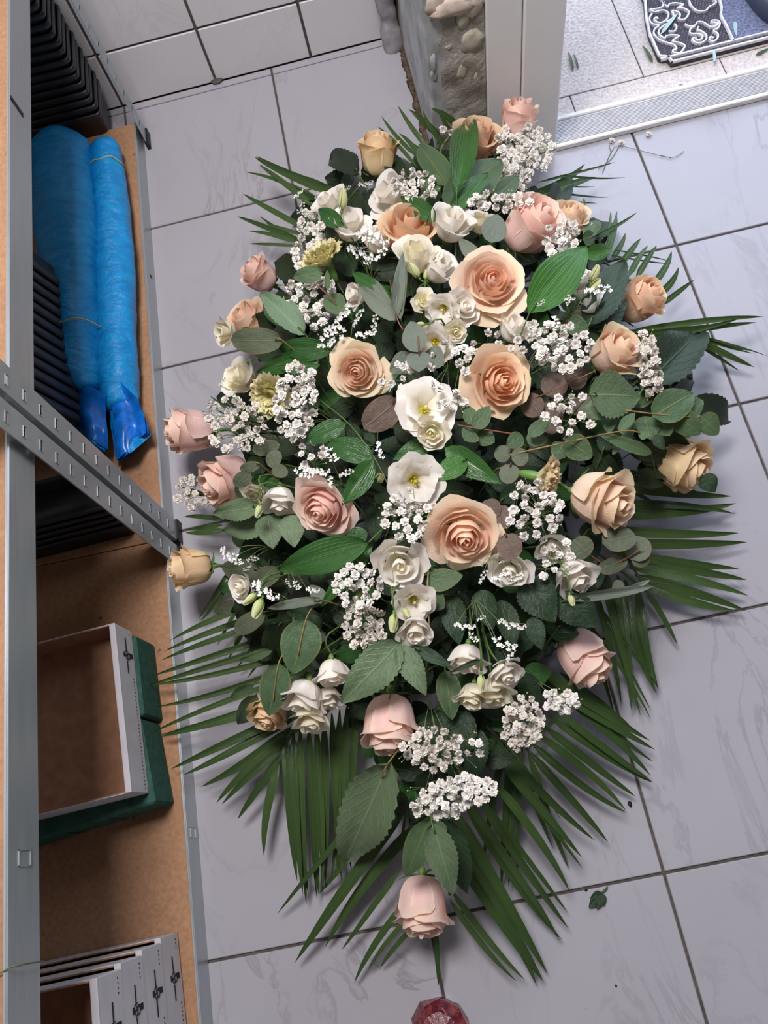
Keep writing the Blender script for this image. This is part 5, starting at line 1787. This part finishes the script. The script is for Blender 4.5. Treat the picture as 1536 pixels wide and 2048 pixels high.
sprig('eucalyptus_sprig', 'leaf sprig', 'broad olive leaves in the far cluster behind the glossy pointed leaf', [(892, 420, 1000, 318, 84, 0.01), (895, 370, 838, 290, 52, 0.01), (880, 380, 840, 360, 44, 0.0), (990, 400, 1035, 352, 40, 0.0)], 'Y', group=EU)
sprig('eucalyptus_sprig', 'leaf sprig', 'green-and-red edged leaf beside the tiny sprigs right of centre', [(1132, 645, 1178, 660, 40, 0.02), (1120, 610, 1160, 600, 44, 0.01), (1180, 475, 1190, 440, 36, -0.01), (1165, 480, 1190, 470, 30, -0.01)], 'Y', group=EU, smat=M_RSTEM)
RL = 'serrated leaf sprigs'
sprig('rose_leaf_sprig', 'leaf sprig', 'pale folded leaf with red edge above the peach rose on the left edge', [(610, 668, 520, 588, 52, 0.04), (590, 640, 580, 600, 30, 0.02)], 'L', group=RL)
sprig('rose_leaf_sprig', 'leaf sprig', 'large pale green veined leaf in front of the two-lobed rose on the right', [(1178, 790, 1278, 792, 96, 0.04, 0.02), (1180, 800, 1210, 840, 60, 0.01)], 'S', group=RL, roll=0.1)
sprig('rose_leaf_sprig', 'leaf sprig', 'big dark serrated leaf at the right edge beside the two-lobed rose', [(1285, 778, 1400, 664, 92, 0.02, 0.0), (1390, 800, 1458, 842, 60, -0.02)], 'D', group=RL, roll=0.1)
sprig('rose_leaf_sprig', 'leaf sprig', 'big dark glossy leaf left of the salmon rosebud', [(1176, 655, 1244, 520, 76, 0.0), (1186, 662, 1250, 600, 56, -0.01), (1180, 690, 1235, 650, 50, -0.02)], 'D', group=RL, roll=0.2)
sprig('rose_leaf_sprig', 'leaf sprig', 'pair of mid green serrated leaves above the hanging pink rose', [(800, 1284, 684, 1408, 84, 0.05), (798, 1290, 852, 1392, 52, 0.045), (790, 1300, 745, 1385, 40, 0.02)], 'S', stem=[(802, 1275, 0.05), (800, 1330, 0.03), (778, 1400, 0.02)], group=RL, roll=0.1)
sprig('rose_leaf_sprig', 'leaf sprig', 'largest single serrated leaf hanging left of the near tip', [(778, 1524, 694, 1726, 112, 0.02, 0.0)], 'S', group=RL, smat=M_OSTEM, roll=0.1)
sprig('rose_leaf_sprig', 'leaf sprig', 'three leaves above the lowest pink rose at the near tip', [(864, 1646, 908, 1788, 64, 0.06, 0.06, 'S'), (858, 1640, 812, 1752, 56, 0.03, 0.03, 'Y'), (885, 1640, 936, 1786, 64, 0.02, 0.01, 'D'), (870, 1640, 880, 1690, 40, 0.03, 0.03, 'Y')], 'S', group=RL, roll=0.12)
sprig('rose_leaf_sprig', 'leaf sprig', 'dark matte leaves right of the sprig-strewn white bloom', [(1048, 1158, 1112, 1244, 82, 0.0), (1118, 1190, 1192, 1254, 72, -0.01), (1062, 1235, 1085, 1300, 40, 0.0)], 'D', group=RL, roll=0.15)
sprig('rose_leaf_sprig', 'leaf sprig', 'rose leaves under the left-hand pink rose', [(520, 1012, 428, 1028, 46, 0.02), (540, 1045, 445, 1062, 50, -0.01), (535, 1030, 548, 1098, 60, 0.0), (580, 1030, 590, 1095, 54, 0.0)], 'S', group=RL, roll=0.2)
sprig('rose_leaf_sprig', 'leaf sprig', 'bent dark leaf crossing above the lower right white cluster', [(830, 1296, 908, 1338, 26, 0.04), (960, 1320, 900, 1345, 12, 0.05), (1000, 1200, 1030, 1300, 50, -0.01), (900, 1190, 920, 1290, 54, -0.01), (960, 1180, 985, 1260, 54, -0.01)], 'D', group=RL)
sprig('rose_leaf_sprig', 'leaf sprig', 'olive leaves between the hanging pink rose and the baby breath below', [(890, 1340, 905, 1440, 50, -0.01, -0.01, 'Y'), (930, 1420, 910, 1540, 66, -0.03), (870, 1480, 950, 1560, 70, -0.04, -0.04, 'D'), (880, 1420, 850, 1520, 60, -0.03, -0.03, 'D'), (960, 1460, 940, 1570, 50, -0.03, -0.03, 'D')], 'D', group=RL)
sprig('rose_leaf_sprig', 'leaf sprig', 'leaf shielding the far side of the yellow-peach rose on the right', [(1300, 905, 1240, 885, 30, 0.0), (1405, 950, 1430, 985, 40, -0.02), (1310, 870, 1330, 900, 24, 0.02)], 'D', group=RL)

# deep filler leaves: close the gaps below the flowers
rg = np.random.default_rng(99)
nf = 0
poly = [(850, 300), (1010, 320), (1110, 420), (1200, 520), (1270, 650), (1320, 780), (1330, 900), (1240, 1000), (1200, 1100), (1130, 1260), (1040, 1400), (970, 1540), (880, 1620), (800, 1560), (720, 1400), (620, 1350), (540, 1270), (480, 1130), (460, 1000), (470, 880), (520, 720), (570, 600), (600, 480), (700, 380)]


def inside(x, y):
    c = False
    n = len(poly)
    for i in range(n):
        x1, y1 = poly[i]
        x2, y2 = poly[(i + 1) % n]
        if (y1 > y) != (y2 > y) and x < (x2 - x1) * (y - y1) / (y2 - y1) + x1:
            c = not c
    return c


cells = []
for gx in range(460, 1340, 58):
    for gy in range(310, 1640, 58):
        x, y = gx + rg.uniform(-20, 20), gy + rg.uniform(-20, 20)
        if inside(x, y):
            cells.append((x, y))
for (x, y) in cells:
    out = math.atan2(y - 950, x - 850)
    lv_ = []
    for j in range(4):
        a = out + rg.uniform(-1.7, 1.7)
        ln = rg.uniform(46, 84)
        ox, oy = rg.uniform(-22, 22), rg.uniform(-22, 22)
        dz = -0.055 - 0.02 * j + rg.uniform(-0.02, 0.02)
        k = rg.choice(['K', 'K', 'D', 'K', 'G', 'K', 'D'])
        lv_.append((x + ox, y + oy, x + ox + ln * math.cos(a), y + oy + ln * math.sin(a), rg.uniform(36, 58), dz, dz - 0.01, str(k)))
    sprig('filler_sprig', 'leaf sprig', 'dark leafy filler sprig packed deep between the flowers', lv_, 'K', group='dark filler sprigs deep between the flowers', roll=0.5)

# ---------------------------------------------------------------- baby's breath


def floret_mesh(seed):
    r = np.random.default_rng(seed)
    mb = MB()
    for lay, (n, el, ln) in enumerate(((5, 1.25, 0.55), (7, 0.75, 0.8), (8, 0.2, 1.0), (6, -0.35, 0.85))):
        for i in range(n):
            a = 2 * PI * i / n + r.uniform(-.3, .3) + lay * 0.4
            e = el + r.uniform(-.2, .2)
            d = np.array([math.cos(a) * math.cos(e), math.sin(a) * math.cos(e), math.sin(e)])
            s = np.array([-math.sin(a), math.cos(a), 0])
            u = np.cross(d, s)
            L = ln * r.uniform(0.85, 1.1)
            W = 0.36
            p = [s * -0.08, s * 0.08, d * L * 0.6 - s * W + u * 0.05, d * L * 0.6 + s * W + u * 0.05, d * L - s * W * 0.55 - u * 0.12, d * L + s * W * 0.55 - u * 0.12, d * L * 0.72 - u * 0.1]
            mb.add(p, [(0, 1, 6), (0, 6, 2), (1, 3, 6), (2, 6, 4), (6, 3, 5), (6, 5, 4)])
    return mb.mesh('floret', False)


FLO = [floret_mesh(i) for i in range(4)]
BUDM = MB().lathe([(0.0, -0.5), (0.3, -0.35), (0.42, 0.0), (0.3, 0.4), (0.0, 0.5)], 7).mesh('bud', True)
GYG = "baby's breath sprigs"


def gyp(label, cx, cy, rx, ry, n, root_px, dz=0.03, mat=None, size=16, z=None, ang=0.0, buds=4):
    r = np.random.default_rng(int(cx * 7 + cy))
    pts = []
    tries = 0
    while len(pts) < n and tries < 4000:
        tries += 1
        a, q = r.uniform(0, 2 * PI), math.sqrt(r.uniform(0, 1))
        x, y = rx * q * math.cos(a), ry * q * math.sin(a)
        x, y = x * math.cos(ang) - y * math.sin(ang), x * math.sin(ang) + y * math.cos(ang)
        md = size * (0.72 if tries < 2000 else 0.5)
        if all((x - u) ** 2 + (y - v) ** 2 > md * md for u, v in pts):
            pts.append((x, y))
    rp = PD(root_px[0], root_px[1], dz - 0.09) if z is None else P(root_px[0], root_px[1], z - 0.05)
    root = thing('gypsophila_sprig', label, 'flower', rp, GYG)
    hubs = []
    nh = max(2, n // 6)
    for k in range(nh):
        x, y = pts[k * len(pts) // nh]
        hx, hy = cx + x * 0.6 + (root_px[0] - cx) * 0.25, cy + y * 0.6 + (root_px[1] - cy) * 0.25
        hubs.append(((hx, hy), PD(hx, hy, dz - 0.03) if z is None else P(hx, hy, z - 0.02)))
    st = MB()
    for (h, hp) in hubs:
        st.tube([rp, (rp + hp) / 2 + np.array([0, 0, 0.01]), hp], 0.0006, 3, False)
    for i, (x, y) in enumerate(pts):
        px, py = cx + x, cy + y
        d = dz + r.uniform(-0.018, 0.022)
        p = PD(px, py, d) if z is None else P(px, py, z + r.uniform(-0.015, 0.015))
        s = size * r.uniform(0.95, 1.3) * depth(p) / FPX / 2
        v, _, _ = view_frame(p)
        ax = -v + r.uniform(-0.75, 0.75, 3)
        h = min(hubs, key=lambda q: (q[0][0] - px) ** 2 + (q[0][1] - py) ** 2)[1]
        st.tube([h, (h + p) / 2 + np.array([0, 0, 0.004]), p], 0.00042, 3, False)
        addm('floret', FLO[i % 4], mat or M_GYP, root, basis(ax, r.uniform(0, 6), s, p))
    for i in range(buds):
        a = r.uniform(0, 2 * PI)
        px, py = cx + rx * 1.1 * math.cos(a), cy + ry * 1.1 * math.sin(a)
        p = PD(px, py, dz) if z is None else P(px, py, z)
        h = min(hubs, key=lambda q: (q[0][0] - px) ** 2 + (q[0][1] - py) ** 2)[1]
        st.tube([h, p], 0.0004, 3, False)
        addm('bud', BUDM, M_IVORY, root, basis(np.array([0, 0, 1.0]), 0, 6 * depth(p) / FPX / 2 * 1.2, p))
    so = st.build('stem', M_PSTEM, root, True)
    return root


gyp("large greenish-white baby's breath cloud at the far end by the door frame", 1046, 300, 60, 50, 44, (1000, 400), z=0.165, size=17)
gyp("baby's breath clump right of the dark glossy leaf at the far end", 1024, 358, 36, 26, 12, (1000, 400), z=0.16, size=17)
gyp("few florets on the left of the apricot rose at the far tip", 905, 258, 26, 10, 4, (920, 330), z=0.17, size=15, buds=2)
gyp("baby's breath clump over the white bloom near the golden peach rosebud", 826, 372, 48, 32, 22, (850, 450), 0.03, size=15)
gyp("baby's breath arc above the ivory bloom at the top", 1000, 402, 60, 20, 15, (980, 460), 0.05, size=17)
gyp("baby's breath trail along the upper left edge", 622, 488, 34, 68, 30, (680, 520), 0.0, size=17)
gyp("baby's breath around the yellow-green carnation's stem", 622, 604, 50, 62, 34, (690, 640), 0.0, size=17, mat=M_GYP)
gyp("baby's breath right of the large pink rose at the upper right", 1122, 476, 36, 38, 20, (1090, 540), 0.03, size=17)
gyp("dense baby's breath cloud right of the white cup bloom below the open peach rose", 1110, 690, 78, 46, 38, (1040, 760), 0.045, size=18, ang=0.25)
gyp("baby's breath between the pale yellow carnation and the open cream rose", 592, 802, 40, 78, 40, (680, 850), 0.045, size=18, ang=0.15)
gyp("baby's breath around the pink rose pointing left over the shelf", 470, 850, 62, 54, 32, (560, 880), 0.02, size=16, mat=M_GYPS)
gyp("baby's breath tip beside the shelf post on the left edge", 392, 985, 40, 32, 18, (470, 960), z=0.12, size=15, mat=M_GYPS)
gyp("scattered florets left of the two heart-shaped leaves", 794, 752, 38, 34, 9, (850, 780), 0.05, size=15)
gyp("loose florets between the wide white bloom and the apricot-orange rose", 906, 752, 52, 70, 18, (900, 840), 0.05, size=17)
gyp("florets tucked left of the white cup bloom under the open peach rose", 985, 690, 40, 26, 8, (960, 760), 0.04, size=15)
gyp("baby's breath clump left of the largest peach rose", 818, 1030, 56, 48, 26, (760, 1120), 0.05, size=18)
gyp("baby's breath clump right of the largest peach rose", 1066, 1020, 58, 58, 26, (1000, 1090), 0.045, size=18)
gyp("few florets over the dim white bloom on the right", 1110, 1118, 32, 50, 8, (1080, 1040), 0.035, size=16)
gyp("upper of the two baby's breath clumps left of the funnel bloom", 718, 1172, 50, 44, 24, (720, 1080), 0.05, size=18)
gyp("lower of the two baby's breath clumps left of the funnel bloom", 728, 1252, 42, 44, 28, (720, 1170), 0.04, size=17, mat=M_GYPS)
gyp("baby's breath right of the hanging pink rose", 862, 1500, 62, 42, 28, (860, 1400), 0.045, size=18, mat=M_GYPS)
gyp("lowest baby's breath clump above the near tip", 908, 1592, 88, 34, 38, (880, 1480), 0.045, size=19, ang=-0.3)
gyp("baby's breath over palm blades at the lower right", 1046, 1446, 38, 56, 36, (1010, 1350), 0.03, size=16, mat=M_GYPS, ang=0.25)
gyp("small baby's breath arc below the pink rosebud at the lower right", 1122, 1402, 38, 22, 14, (1070, 1360), 0.03, size=16)
gyp("cream baby's breath string right of the two-lobed rose", 1298, 728, 20, 66, 22, (1240, 800), 0.03, size=17, mat=M_GYPS, ang=-0.12)
gyp("open baby's breath spray above the slender eucalyptus branch", 1138, 830, 48, 44, 14, (1060, 840), 0.045, size=17)
gyp("few florets above the open pink rose", 618, 912, 34, 32, 8, (640, 980), 0.04, size=15)
gyp("single florets scattered above the lowest clump", 935, 1500, 40, 34, 6, (900, 1460), 0.04, size=16)

# ---------------------------------------------------------------- limonium: spikes of tiny flowers
LIMG = 'limonium spikes'


def spike_mesh(n, seed):
    r = np.random.default_rng(seed)
    mb = MB()
    for i in range(n):
        x = i / (n - 1)
        c = np.array([x, r.uniform(-0.16, 0.16), r.uniform(-0.02, 0.12)])
        for k in range(5):
            a = 2 * PI * k / 5 + r.uniform(0, 1)
            d = np.array([math.cos(a), math.sin(a), 0.35])
            s = np.array([-math.sin(a), math.cos(a), 0])
            R = r.uniform(0.08, 0.12)
            mb.add([c, c + d * R * 0.6 - s * R * 0.38, c + d * R, c + d * R * 0.6 + s * R * 0.38], [(0, 1, 2, 3)])
    return mb.mesh('flower_spike', False)


SPK = [spike_mesh(11, i) for i in range(3)]


def limonium(label, spikes, root_px, dz=0.05):
    rp = PD(root_px[0], root_px[1], dz - 0.06)
    root = thing('limonium_sprig', label, 'flower', rp, LIMG)
    st = MB()
    for i, (ax_, ay_, bx_, by_) in enumerate(spikes):
        a, b = PD(ax_, ay_, dz), PD(bx_, by_, dz + 0.01)
        L = np.linalg.norm(b - a)
        o = addm('flower_spike', SPK[i % 3], M_LIM, root, leaf_matrix(a, b, L, rng.uniform(-0.4, 0.4)))
        o['kind'] = 'stuff'
        st.tube([rp, (rp + a) / 2 + np.array([0, 0, 0.01]), a, b], 0.0005, 3, False)
    st.build('stem', M_PSTEM, root, True)


limonium('tiny white flower spikes over the small white bloom at the upper left', [(700, 500, 745, 505), (720, 470, 760, 478), (745, 515, 730, 530), (735, 460, 780, 478), (740, 520, 775, 500)], (745, 560), 0.06)
limonium('tiny white flower spikes left of the long grey leaves', [(655, 670, 690, 612), (640, 690, 690, 660), (705, 650, 722, 618), (715, 672, 752, 660), (745, 660, 752, 630)], (700, 740), 0.05)
limonium('tiny white flower spike above the round pale green bud', [(755, 888, 770, 915)], (760, 860), 0.05)
limonium('tiny white flower spikes right above the open pink rose', [(612, 945, 660, 940), (655, 900, 672, 925), (680, 950, 705, 938), (660, 955, 665, 975), (595, 942, 630, 950)], (690, 980), 0.06)
limonium('tiny white flower spikes below the pink rose with a drooping petal', [(445, 1102, 475, 1115), (468, 1112, 480, 1132), (495, 1118, 515, 1112), (490, 1140, 500, 1125)], (550, 1090), 0.03)
limonium('tiny white flower spikes right of the frilled white bloom', [(510, 1172, 560, 1190), (590, 1165, 600, 1180), (580, 1175, 570, 1160), (615, 1180, 640, 1178)], (580, 1120), 0.04)
limonium('tiny white flower spikes on the white bloom right of the largest peach rose', [(985, 1162, 1018, 1140), (1020, 1158, 1048, 1150), (958, 1165, 970, 1140), (965, 1130, 955, 1120)], (990, 1100), 0.07)
limonium('tiny white flower spikes above the lower right white cluster', [(912, 1252, 950, 1250), (940, 1268, 955, 1285), (955, 1240, 970, 1230), (1000, 1245, 1050, 1248), (988, 1280, 1028, 1300), (1015, 1320, 1030, 1288)], (950, 1200), 0.05)
limonium('tiny white flower spikes on the round leaf right of the bright leaf', [(1130, 600, 1150, 595), (1135, 610, 1140, 590), (1170, 580, 1220, 575), (1160, 560, 1172, 545), (1075, 610, 1090, 600), (1110, 635, 1115, 660)], (1140, 660), 0.06)
limonium('thin white flower spikes poking out at the upper left edge', [(590, 395, 605, 378), (595, 425, 608, 405), (690, 380, 700, 370), (720, 370, 745, 360), (632, 395, 640, 385)], (680, 440), 0.02)
limonium('sparse tiny flower spikes left of the shaded white bloom', [(440, 770, 450, 755), (410, 830, 430, 800), (425, 850, 435, 825), (470, 790, 445, 780), (480, 880, 520, 865)], (520, 850), 0.03)

# ---------------------------------------------------------------- small things on the floor
cg = thing('glass_ornament', 'dark red faceted glassy object at the bottom edge on the floor', 'ornament', P(885, 2050, 0))


def crystal():
    r = np.random.default_rng(5)
    c0 = P(884, 2052, 0.0)
    prof = [(0.036, 0.0), (0.040, 0.012), (0.037, 0.030), (0.025, 0.042), (0.010, 0.046)]
    n = 9
    V, F = [], []
    for (rr, z) in prof:
        for k in range(n):
            a = 2 * PI * k / n + r.uniform(-0.12, 0.12)
            q = rr * r.uniform(0.9, 1.06)
            V.append((c0[0] + q * math.cos(a), c0[1] + q * math.sin(a), z))
    for i in range(len(prof) - 1):
        for k in range(n):
            F.append((i * n + k, i * n + (k + 1) % n, (i + 1) * n + (k + 1) % n, (i + 1) * n + k))
    F.append(tuple((len(prof) - 1) * n + k for k in range(n)))
    F.append(tuple(range(n - 1, -1, -1)))
    return mesh('body', V, F, False), c0


tm = NT('dark_red_glass', 0.22, 0.6)
nn = tm.noise(tm.coord(), 60, 5, 0.6, 2.0)
tm.base(tm.ramp(nn, [(0.3, (0.05, 0.005, 0.010)), (0.5, (0.13, 0.012, 0.022)), (0.62, (0.22, 0.05, 0.05)), (0.7, (0.09, 0.010, 0.016)), (0.78, (0.28, 0.20, 0.20))]))
tm.bump(nn, 0.4, 0.004)
bm_, cc = crystal()
add('body', bm_, tm.m, cg)
rb_ = MB()
for k in range(4):
    pts_ = [np.array((cc[0] + (0.012 + 0.007 * k) * math.cos(t) + 0.004, cc[1] + (0.030 - 0.004 * k) * math.sin(t), 0.041 - 0.006 * k)) for t in np.linspace(-0.7, 1.2, 8)]
    MB().tube(pts_, 0.0009, 5).build('ridge', plain('pale_red_edge', (0.42, 0.12, 0.12), 0.4, 0.5), cg, True)
o = sprig('leaf_fragment', 'leaf', 'small dark torn leaf lying on the floor tile at the lower right', [(1215, 1775, 1185, 1815, 30)], 'D', roll=0.1, dzall=-0.5)
for c_ in list(o.children):
    bpy.data.objects.remove(c_)


def floor_leaf(root, a, b, wpx, kind, z0=0.003, z1=0.008, nm='blade'):
    A, B = P(*a, z0), P(*b, z1)
    return addm(nm, LM[KSHAPE[kind]][0], M_LEAF[kind], root, leaf_matrix(A, B, pxw(wpx, A), 0.0, 1.0))


floor_leaf(o, (1216, 1773), (1200, 1792), 5, 'P', 0.002, 0.004, 'stalk')
floor_leaf(o, (1204, 1786), (1178, 1816), 24, 'D', 0.004, 0.007)
floor_leaf(o, (1204, 1788), (1193, 1818), 18, 'D', 0.006, 0.009)
floor_leaf(o, (1203, 1786), (1180, 1797), 16, 'D', 0.005, 0.009)
floor_leaf(o, (1206, 1788), (1208, 1812), 12, 'D', 0.004, 0.007)
CL = 'cut leaf tips outside'
M_STRIP = plain('pale_cut_leaf', (0.36, 0.52, 0.50), 0.35, 0.5, var=0.1, scale=120)
for (a, b, w_, k, lab, zz) in [((1146, 142), (1138, 103), 8, 'P', 'cut green leaf tip on the terrace beside the door frame, upper of the pair', 0.001), ((1156, 138), (1148, 107), 6, 'P', 'thin cut leaf tip lying against another beside the door frame', 0.001),
                               ((1305, 125), (1286, 90), 9, 'P', 'cut green leaf tip on the terrace left of the mat', 0.001), ((1390, 180), (1358, 168), 9, 'P', 'green leaf tip lying between the mat and the metal threshold', 0.001),
                               ((1322, 68), (1358, 27), 10, 'Q', 'long pale bluish leaf strip lying across the mat scrolls', 0.0125), ((1429, 123), (1428, 98), 8, 'Q', 'short pale leaf strip at the lower edge of the mat', 0.012),
                               ((1470, 43), (1470, 72), 10, 'Q', 'pale folded leaf strip on the blue centre of the mat', 0.0115), ((1512, 110), (1540, 98), 9, 'P', 'leaf tips at the right frame edge below the mat', 0.001)]:
    A, B = P(*a, zz), P(*b, zz)
    o = addm('leaf_tip', LM['palm'][1], M_LEAF[k] if k == 'P' else M_STRIP, None, leaf_matrix(A, B, pxw(w_ * 0.8, A), 0.0, 1.0))
    tag(o, lab, 'leaf', CL)
tw = thing('dry_twig', 'thin dry twig with a pale bud lying on the floor before the threshold', 'twig', P(1240, 290, 0))
t_ = MB()
for pts_ in ([(1205, 345), (1222, 305), (1238, 292), (1300, 306), (1345, 315), (1368, 302)], [(1238, 292), (1222, 318), (1196, 338)], [(1222, 305), (1218, 290)], [(1320, 310), (1342, 316)]):
    t_.tube(spline([P(x, y, 0.003) for x, y in pts_], 4), 0.0006, 4)
t_.build('stalk', M_STEM, tw, True)
for (x, y) in ((1243, 285), (1224, 281), (1298, 268)):
    q = P(x, y, 0.004)
    addm('floret', FLO[0], M_GYPS, tw, basis((0, 0, 1), 0, 0.006, q))
for (x, y, s_, lab) in [(1260, 1608, 0.0032, 'dark crumb on the tile by the palm tips at the lower right'), (1172, 1780, 0.0018, 'tiny dark speck near the torn leaf'), (1232, 1972, 0.0014, 'tiny dark speck on the tile at the bottom right')]:
    q = P(x, y, s_ * 0.45)
    ob = blob('crumb', q, s_, M_FOOT, None, int(x), (1, 1.2, 0.5), 0.4, 10)
    tag(ob, lab, 'crumb')
